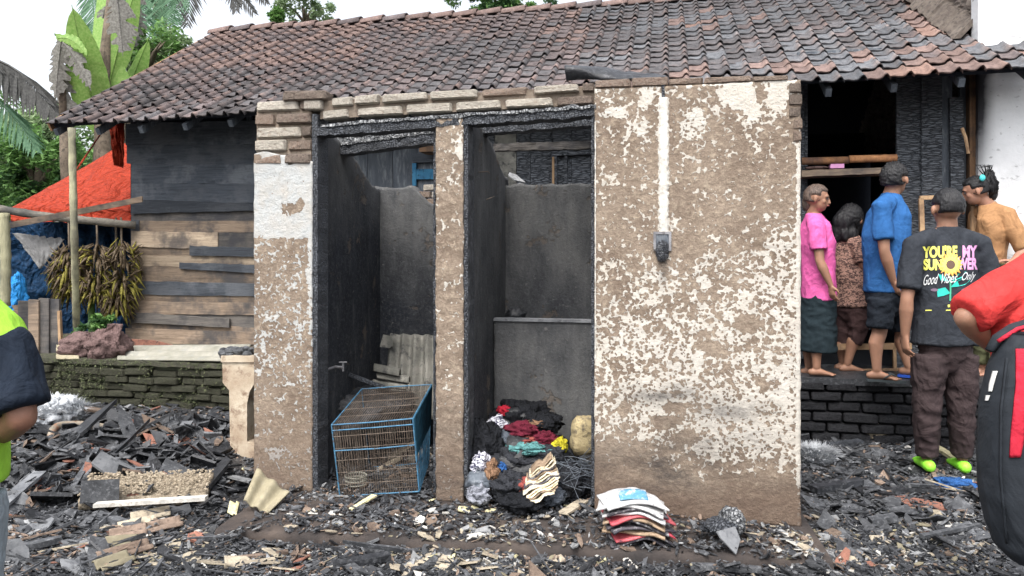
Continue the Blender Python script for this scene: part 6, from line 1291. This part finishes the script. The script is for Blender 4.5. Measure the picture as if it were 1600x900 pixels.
scatter('brown_ash_crumbs', 9000, (-60, 640, 1660, 935), .0065, ['tan_chip', 'coal2', 'grey_chip', 'slate'], [3, 4, 2, 2], 'fine grey-brown ash crumbs matted between the flakes', lambda x, y: 1, .6, 1.6, .5, .03)
scatter('pale_flakes', 1900, (150, 800, 1560, 935), .011, ['beige_chip', 'grey_chip', 'white_chip', 'fibre'], [4, 4, 2, 2], 'small pale board flakes among the black debris', lambda x, y: .06+.94*math.exp(-((x-720)/150)**2-((y-870)/35)**2)+.8*math.exp(-((x-1480)/140)**2-((y-850)/40)**2)+.8*math.exp(-((x-1270)/70)**2-((y-850)/25)**2)+.8*math.exp(-((x-230)/90)**2-((y-860)/35)**2))
scatter('tile_fragments', 900, (0, 665, 350, 800), .030, ['coal', 'coal2', 'tan_chip', 'red_chip', 'slate'], [7, 5, 2.5, .8, 1.6], 'broken sooty roof tile pieces heaped below the mossy wall', lambda x, y: 1, .5, 2.4, .15, .06)
scatter('charred_sticks', 900, (-40, 655, 1640, 930), .016, ['coal', 'coal2', 'tan_chip', 'beige_chip'], [6, 5, 2, .8], 'thin charred sticks strewn through the debris', lambda x, y: .0 if 340 < x < 1300 and 760 < y < 828+.054*(x-340) else (1 if x < 360 else .5), .25, 7., .3, .03)
# individually lying pieces
LM = [((600, 700), 'cage'), ((440, 760), 'leaning corrugated piece'), ((830, 740), 'clothes pile'), ((995, 800), 'magazine stack'), ((700, 770), 'middle pillar'), ((1141, 830), 'charred lump'), ((230, 780), 'granule tray'), ((120, 665), 'bent pipe'), ((370, 700), 'cream post'), ((20, 700), 'lime vest'), ((1470, 735), 'lime sandals'), ((1275, 720), 'powder splash'), ((1370, 640), 'charred ledge'), ((1560, 850), 'backpack'), ((1245, 820), 'wall corner'), ((1425, 785), 'red sheet'), ((200, 840), 'corrugated strips'), ((720, 900), 'bottom edge'), ((250, 650), 'mossy wall')]
ORD = 'first second third fourth fifth sixth seventh eighth ninth tenth eleventh twelfth thirteenth fourteenth fifteenth sixteenth seventeenth eighteenth nineteenth twentieth'.split()
def ordn_(k, n_):
    if k < 20: return ('leftmost' if k == 0 else ORD[k]+' from left')
    k = n_-1-k; return 'rightmost' if k == 0 else ORD[k]+' from right'
def many(name, label, cat, group, spots, mat, r, th, **kw):
    base = label; rank = {id(q_): k_ for k_, q_ in enumerate(sorted(spots, key=lambda q_: q_[0]))}
    for s_ in spots:
        lm = min(LM, key=lambda l: (l[0][0]-s_[0])**2+(2*(l[0][1]-s_[1]))**2)
        if len(spots) > 1: label = '%s near the %s, %s of its kind' % (base.split(' in ')[0].split(' lying')[0].split(' on ')[0].split(' near')[0], lm[1], ordn_(rank[id(s_)], len(spots)))
        p = gp(s_[0], s_[1], .008); rr_ = r*(s_[2] if len(s_) > 2 else 1)*p.y/3.2; shard(name, label, cat, group, p+UP*.008, rr_, s_[3] if len(s_) > 3 else mat, th, **kw)
many('plaster_chip', 'white broken plaster chip lying in the black debris before the rooms', 'chip', 'white plaster chips', [(490, 804, 1.2), (518, 806, 1.1), (533, 806, .6), (454, 805, .7), (432, 842, .8), (418, 842, .8), (398, 866, .9), (365, 871, .6), (487, 866, 1.), (671, 800, 1.5), (655, 817, 1.6), (696, 803, 1.), (728, 800, 1.2), (745, 818, .8), (630, 862, 1.), (530, 852, .9), (740, 853, 1.1), (985, 886, 2.), (1245, 853, 1.6), (1235, 848, 1.), (1215, 858, .8), (1228, 838, .8), (620, 806, .6), (770, 826, .7), (905, 843, .6), (860, 838, .7), (105, 875, 1.), (210, 707, 1.), (1400, 820, .9), (1418, 700, .8)], 'white_chip', .022, .005, tilt=.6)
many('foam_chip', 'yellowish broken foam chip lying in the debris', 'chip', 'yellow foam chips', [(673, 783, .8), (725, 797, 1.2), (745, 797, 1.), (765, 800, 1.), (700, 872, 1.6), (675, 870, 1.3), (890, 792, 1.), (968, 868, 1.1), (940, 876, 1.), (330, 735, 1.), (385, 735, .9), (1090, 878, .9), (1432, 690, 1.2), (800, 872, .9), (735, 845, 1.), (1395, 830, .8)], 'yellow_chip', .028, .006, tilt=.5)
many('rubble_piece', 'grey-brown rubble piece lying on the slab', 'rubble', 'rubble pieces on the slab', [(612, 803, 1.3), (585, 825, 1.1), (590, 823, .8), (560, 828, .9), (675, 815, 1.), (480, 798, .8), (1050, 845, .8), (1080, 846, .7), (1210, 846, 1.2), (1260, 842, 1.1), (830, 852, 1.), (905, 858, .8), (640, 870, 1.), (1300, 830, 1.)], 'tan_chip', .028, .014, tilt=.4)
many('roof_tile_shard', 'broken sooty grey roof tile piece in the heap at left', 'tile shard', 'roof tile pieces in the left heap', [(180, 682, 1.4, 'slate'), (60, 720, 1.4, 'slate'), (20, 735, 1.2), (100, 700, 1.1, 'slate'), (130, 730, 1.3), (240, 705, 1.3), (300, 690, 1.3), (330, 672, 1.4), (340, 690, 1.2, 'slate'), (215, 740, 1.1), (85, 755, 1.2), (45, 775, 1.4), (25, 800, 1.3, 'slate'), (60, 830, 1.3, 'slate'), (95, 815, 1.2), (20, 880, 1.9, 'slate'), (130, 850, 1.2, 'slate'), (290, 665, 1.), (270, 720, 1.1), (160, 705, 1.1), (320, 720, 1.1), (110, 790, 1.1, 'slate')], 'coal2', .06, .010, curve=.5, tilt=.5)
many('red_tile_shard', 'reddish broken roof tile piece in the heap at left', 'tile shard', 'red tile pieces in the left heap', [(262, 694, 1.7), (110, 722, 1.), (285, 695, 1.), (310, 845, 1.), (70, 765, 1.), (300, 668, .8), (120, 705, .8), (140, 775, .7)], 'red_chip', .055, .010, curve=.5, tilt=.35)
many('board_flake', 'pale peeled board flake in the debris at the bottom', 'board flake', 'pale board flakes', [(660, 860, 1.6), (690, 855, 1.9), (720, 850, 1.7), (755, 858, 1.6), (770, 868, 1.3), (730, 880, 1.8), (660, 885, 1.7), (700, 890, 1.6), (760, 888, 1.5), (630, 890, 1.4), (860, 880, 1.3), (840, 866, 1.2, 'grey_chip'), (880, 872, 1.1, 'grey_chip'), (250, 880, 1.6), (300, 872, 1.4), (345, 880, 1.8), (380, 885, 1.8), (420, 878, 1.6), (440, 866, 1.5), (1250, 885, 1.4, 'grey_chip'), (1290, 872, 1.3, 'grey_chip'), (1330, 880, 1.3), (1430, 862, 1.3, 'grey_chip'), (1380, 850, 1.1), (1500, 870, 1.2, 'grey_chip'), (270, 860, 1.3), (225, 870, 1.4), (130, 888, 1.8, 'slate'), (450, 890, 1.5)], 'beige_chip', .042, .006, asp=1.35, tilt=.35)
many('burnt_sheet_piece', 'dark curled burnt sheet piece on the ground at right', 'sheet piece', 'burnt sheet pieces at right', [(1300, 770, 1.5), (1280, 790, 1.3), (1340, 800, 1.5), (1400, 805, 1.5), (1450, 815, 1.5), (1370, 830, 1.4), (1330, 740, 1.2), (1500, 800, 1.2), (1300, 825, 1.3), (1440, 760, 1.2), (1350, 765, 1.2), (1520, 840, 1.3), (1480, 850, 1.4), (1350, 700, 1.), (1385, 715, 1.1), (1330, 712, 1.)], 'coal2', .062, .006, curve=.35, tilt=.3)
many('red_sheet_piece', 'flaking dark red sheet on the ground below the lime sandals', 'sheet piece', None, [(1425, 785, 1.)], 'red_chip', .11, .008, curve=.1, tilt=.06, asp=1.4)
many('pale_crumpled_piece', 'pale grey fragment near the foot of the charred ledge', 'fragment', 'pale fragments by the ledge', [(1362, 690, 1.1), (1395, 692, 1.), (1300, 712, 1.), (1420, 715, 1.2), (1335, 705, .9)], 'grey_chip', .045, .006, tilt=.4)
lump('crumpled_rag', 'dusty beige crumpled rag at the foot of the ledge', 'rag', gp(1372, 678, .05), .07, .05, .06, 'beige_chip', 81, .9); lump('blue_rag', 'dark blue crumpled rag behind the lime sandals', 'rag', gp(1492, 757, .02), .10, .07, .03, 'blue_cloth', 84, .9)
plank_thing('short yellow board end behind the lime sandals', gp(1462, 698, .05), gp(1492, 716, .05), .05, .02, 'yellow_chip'); 
many('white_fragment', 'white speckled fragment beside the blue rag', 'fragment', None, [(1514, 752, 1.)], 'white_chip', .03, .02, tilt=.3)
# leaning corrugated fragment at the left pier
c0 = gp(405, 800, .0)
corr('corrugated_fragment', 'broken tan corrugated sheet piece leaning on the foot of the left pier', [P(380, 783, 3.45), P(418, 806, 3.42), P(452, 772, 3.56), P(401, 733, 3.62)], 2.3, .010, 'fibre', .008, 0)
corr('corrugated_fragment', 'small pale corrugated piece left of the leaning fragment', [gp(356, 803, .03), gp(370, 806, .03), gp(375, 786, .06), gp(360, 785, .06)], 1.5, .007, 'yellow_chip', .006, 0)
for k, (x, y, l_, a_, m) in enumerate([(235, 805, .17, .5, 'beige_chip'), (215, 820, .16, .55, 'beige_chip'), (200, 832, .15, .5, 'tan_chip'), (252, 822, .17, .6, 'tan_chip'), (185, 848, .13, .1, 'fibre'), (195, 862, .20, .75, 'tan_chip'), (178, 878, .13, .9, 'fibre')]):
    p = gp(x, y, .025); u_ = V((math.cos(a_), math.sin(a_), .04))*l_*.5; v_ = V((-math.sin(a_), math.cos(a_), .1))*.05
    corr('corrugated_strip', ['uppermost beige corrugated strip', 'second beige corrugated strip', 'third corrugated strip', 'right-hand brown corrugated strip', 'short pale corrugated strip', 'long brown corrugated strip', 'lowest pale corrugated strip'][k]+' in the debris below the black slab', [p-u_-v_, p+u_-v_, p+u_+v_, p-u_+v_], 1.5, .010, m, .007, 1, 'corrugated strips below the black slab')
# trough with granules and white strip
tr = empty('granule_tray', gp(235, 775), 'broken tray of pale granules with a dark slab end and white edge strip', 'tray')
z0 = .0
pA, pB, pC, pD = gp(122, 785, .06), gp(322, 776, .06), gp(334, 742, .1), gp(140, 748, .1)
mb = MB(); mb.grid(50, 14, lambda s, t: lerp(lerp(lerp(pA, pB, s), lerp(pD, pC, s), t), V((0, 0, 0)), 0)+UP*(.012+.016*FB((s*30, t*10, 0), 1, 3, 4)), thick=(0, 0, -.05)); mb.build('granules', 'gran', tr, True)
mb = MB(); a = P(126, 784, pA.y-.01); mb.hexa([P(124, 787, pA.y-.02), P(186, 784, pA.y-.02), P(186, 784, pA.y+.05)+UP*.0, P(124, 787, pA.y+.05), P(127, 751, pA.y-.02), P(187, 748, pA.y-.02), P(187, 748, pA.y+.05), P(127, 751, pA.y+.05)]); mb.build('dark_slab', 'coal2', tr)
mb = MB(); a, b = P(145, 794, pA.y-.06), P(320, 783, pA.y-.08); mb.hexa([a, b, b+V((0, .04, 0)), a+V((0, .04, 0)), a+UP*.018, b+UP*.018, b+V((0, .04, .018)), a+V((0, .04, .018))]); mb.build('edge_strip', 'white_chip', tr)
gr_ = MB()
for k in range(900): s, t = R.random(), R.random(); p = lerp(lerp(pA, pB, s), lerp(pD, pC, s), t)+UP*.03; r_ = .005*R.uniform(.5, 1.4); gr_.ball(p, V((r_*1.5, 0, 0)), V((0, r_, 0)), V((0, 0, r_)), 5, 3)
tag(gr_.build('loose_granules', ['gran'], tr), kind='stuff')
plank_thing('rusty coated pipe end lying below the white strip', gp(150, 804, .02), gp(212, 826, .02), .04, .035, 'coal2', 'pipe_piece', 'pipe')
plank_thing('long white-grey board pointing up at the left edge', gp(-10, 800, .05), gp(62, 738, .08), .07, .015, 'slate'); plank_thing('charred slat leaning across the tile heap', gp(108, 770, .03), gp(152, 700, .1), .03, .012, 'coal2'); plank_thing('narrow charred slat below the mossy wall', gp(170, 720, .03), gp(212, 680, .08), .025, .012, 'coal')
plank_thing('whitish board end beside the leaning corrugated piece', gp(342, 740, .05), gp(392, 752, .05), .035, .012, 'grey_chip'); plank_thing('broken tan board piece in front of the right room', gp(880, 802, .03), gp(912, 782, .03), .05, .01, 'beige_chip'); plank_thing('yellowed splinter lying before the cage', gp(548, 796, .02), gp(585, 774, .03), .022, .008, 'yellow_chip', taper=1.5); plank_thing('dark flat stick on the slab before the middle pillar', gp(605, 818, .01), gp(640, 826, .01), .015, .01, 'char'); plank_thing('orange brown wood splinter near the slab edge', gp(1032, 866, .01), gp(1055, 875, .01), .014, .01, 'light_wood'); plank_thing('pale stick along the left doorway sill', gp(480, 772, .01), gp(545, 776, .01), .008, .008, 'grey_chip')
plank_thing('long pale lath lying at the bottom left of the debris', gp(368, 872, .02), gp(450, 862, .02), .025, .01, 'tan_chip'); plank_thing('second pale lath below the long lath', gp(350, 884, .02), gp(430, 874, .02), .03, .01, 'beige_chip'); 
mb = MB(); mb.hexa([G(1255, 896, 0), G(1300, 893, 0), G(1300, 893, 0)+V((0, .07, 0)), G(1255, 896, 0)+V((0, .07, 0))]+[q+UP*.07 for q in (G(1255, 896, 0), G(1300, 893, 0), G(1300, 893, 0)+V((0, .07, 0)), G(1255, 896, 0)+V((0, .07, 0)))]); tag(mb.build('loose_brick', 'brick_red'), 'single reddish brick at the right end of the slab edge', 'brick')
for lb_, a_, b_, w_, m_ in [('charred timber lying beside the foot of the charred ledge', (1262, 700), (1345, 690), .06, 'char'), ('burnt plank lying across the yard right of the wall corner', (1270, 765), (1345, 752), .07, 'coal'), ('short burnt block in front of the red sheet', (1360, 815), (1400, 808), .06, 'coal2'), ('long blackened lath near the backpack', (1440, 838), (1530, 820), .03, 'coal2'), ('charred timber end below the cream post', (300, 740), (352, 730), .05, 'char'), ('burnt batten lying left of the granule tray', (40, 760), (118, 740), .045, 'char'), ('charred batten at the bottom left corner', (5, 862), (95, 842), .05, 'coal2'), ('burnt stick crossing the tile heap below the mossy wall', (225, 690), (330, 668), .03, 'char'), ('blackened board under the pipe arch', (95, 692), (175, 684), .06, 'coal2'), ('blackened splintered board at the bottom centre', (520, 884), (610, 868), .05, 'coal'), ('charred batten before the magazine stack', (1080, 884), (1190, 890), .035, 'coal2')]:
    plank_thing(lb_, gp(*a_, .03), gp(*b_, .04), w_, w_*.5, m_, taper=R.uniform(.5, 1.2), name='charred_timber', cat='timber')
# hose arch
e = MB(); hp_ = [P(118, 707, 4.6), P(92, 700, 4.65), P(80, 684, 4.7), P(88, 667, 4.8), P(118, 663, 4.9), P(160, 667, 5.0), P(198, 673, 5.1)]
sm = []
for i in range(len(hp_)-1):
    for k in range(6):
        t = k/6; a, b, c, d_ = hp_[max(i-1, 0)], hp_[i], hp_[i+1], hp_[min(i+2, len(hp_)-1)]; sm.append(.5*((2*b)+(c-a)*t+(2*a-5*b+4*c-d_)*t*t+(-a+3*b-3*c+d_)*t**3))
sm.append(hp_[-1]); e.tube(sm, .024, 10); tag(e.build('bent_pipe', 'rubber', None, True), 'bent dirty pipe arching out of the heap below the mossy wall', 'pipe')
# white powder heaps with ash blades
def powder(label, px, py, rx, rz, seed, up=.05):
    t = empty('powder_heap', gp(px, py), label, 'powder heap'); c = gp(px, py)+UP*up; mb = MB(); mb.ball(c-UP*.02, V((rx, 0, 0)), V((0, rx*.8, 0)), V((0, 0, rz*.75)), 60, 36, lambda d_: 1+.75*FB(d_, 4.5, seed, 5)-.15); mb.build('powder', 'powder', t, True); b_ = MB()
    for k in range(1500):
        q = R.uniform(0, 6.28); r_ = rx*math.sqrt(R.random())*1.15; p = c+V((math.cos(q)*r_, math.sin(q)*r_*.8, rz*.5*(1-r_/rx/1.3))); d_ = V((math.cos(q)*.6+R.uniform(-.4, .4), math.sin(q)*.6-.3, R.uniform(-.1, .6))).normalized()*R.uniform(.02, .07); e_ = d_.cross(UP).normalized()*.004; b_.add([p-e_, p+e_, p+d_], [(0, 1, 2)])
    tag(b_.build('ash_blades', 'powder', t), kind='stuff')
powder('white powder splash on the ground right of the flaking wall', 1274, 722, .13, .07, 3); powder('white powder covered tuft against the mossy wall behind the lime vest', 82, 668, .2, .17, 9, .12)
# charred heap on the pedestal
mb = MB()
for k in range(160):
    p = W(R.uniform(347, 396), R.uniform(544, 558), off if False else R.uniform(.56, .72)); r_ = .012*R.uniform(.5, 1.6); mb.ball(p, V((r_*1.8, 0, 0)), V((0, r_, 0)), V((0, 0, r_)), 5, 4)
tag(mb.build('charcoal_heap', 'coal2'), 'heap of charcoal lumps on top of the cream post', 'charcoal', kind='stuff')
mb = MB(); c = W(800, 497, .75); mb.ball(W(805, 492, .78), V((.06, 0, 0)), V((0, .05, 0)), V((0, 0, .04)), 20, 12, lambda d_: 1+.7*FB(d_, 3, 4)); tag(mb.build('burnt_lump', 'coal', None, True), 'small charred lump on the tank ledge of the right room', 'burnt remains')
shard('white_scrap', 'pale scrap lying on top of the back wall of the right room', 'scrap', None, W(806, 277, .98), .05, 'grey_chip', rot=(.5, .5, 0), asp=1.4, seed=3)
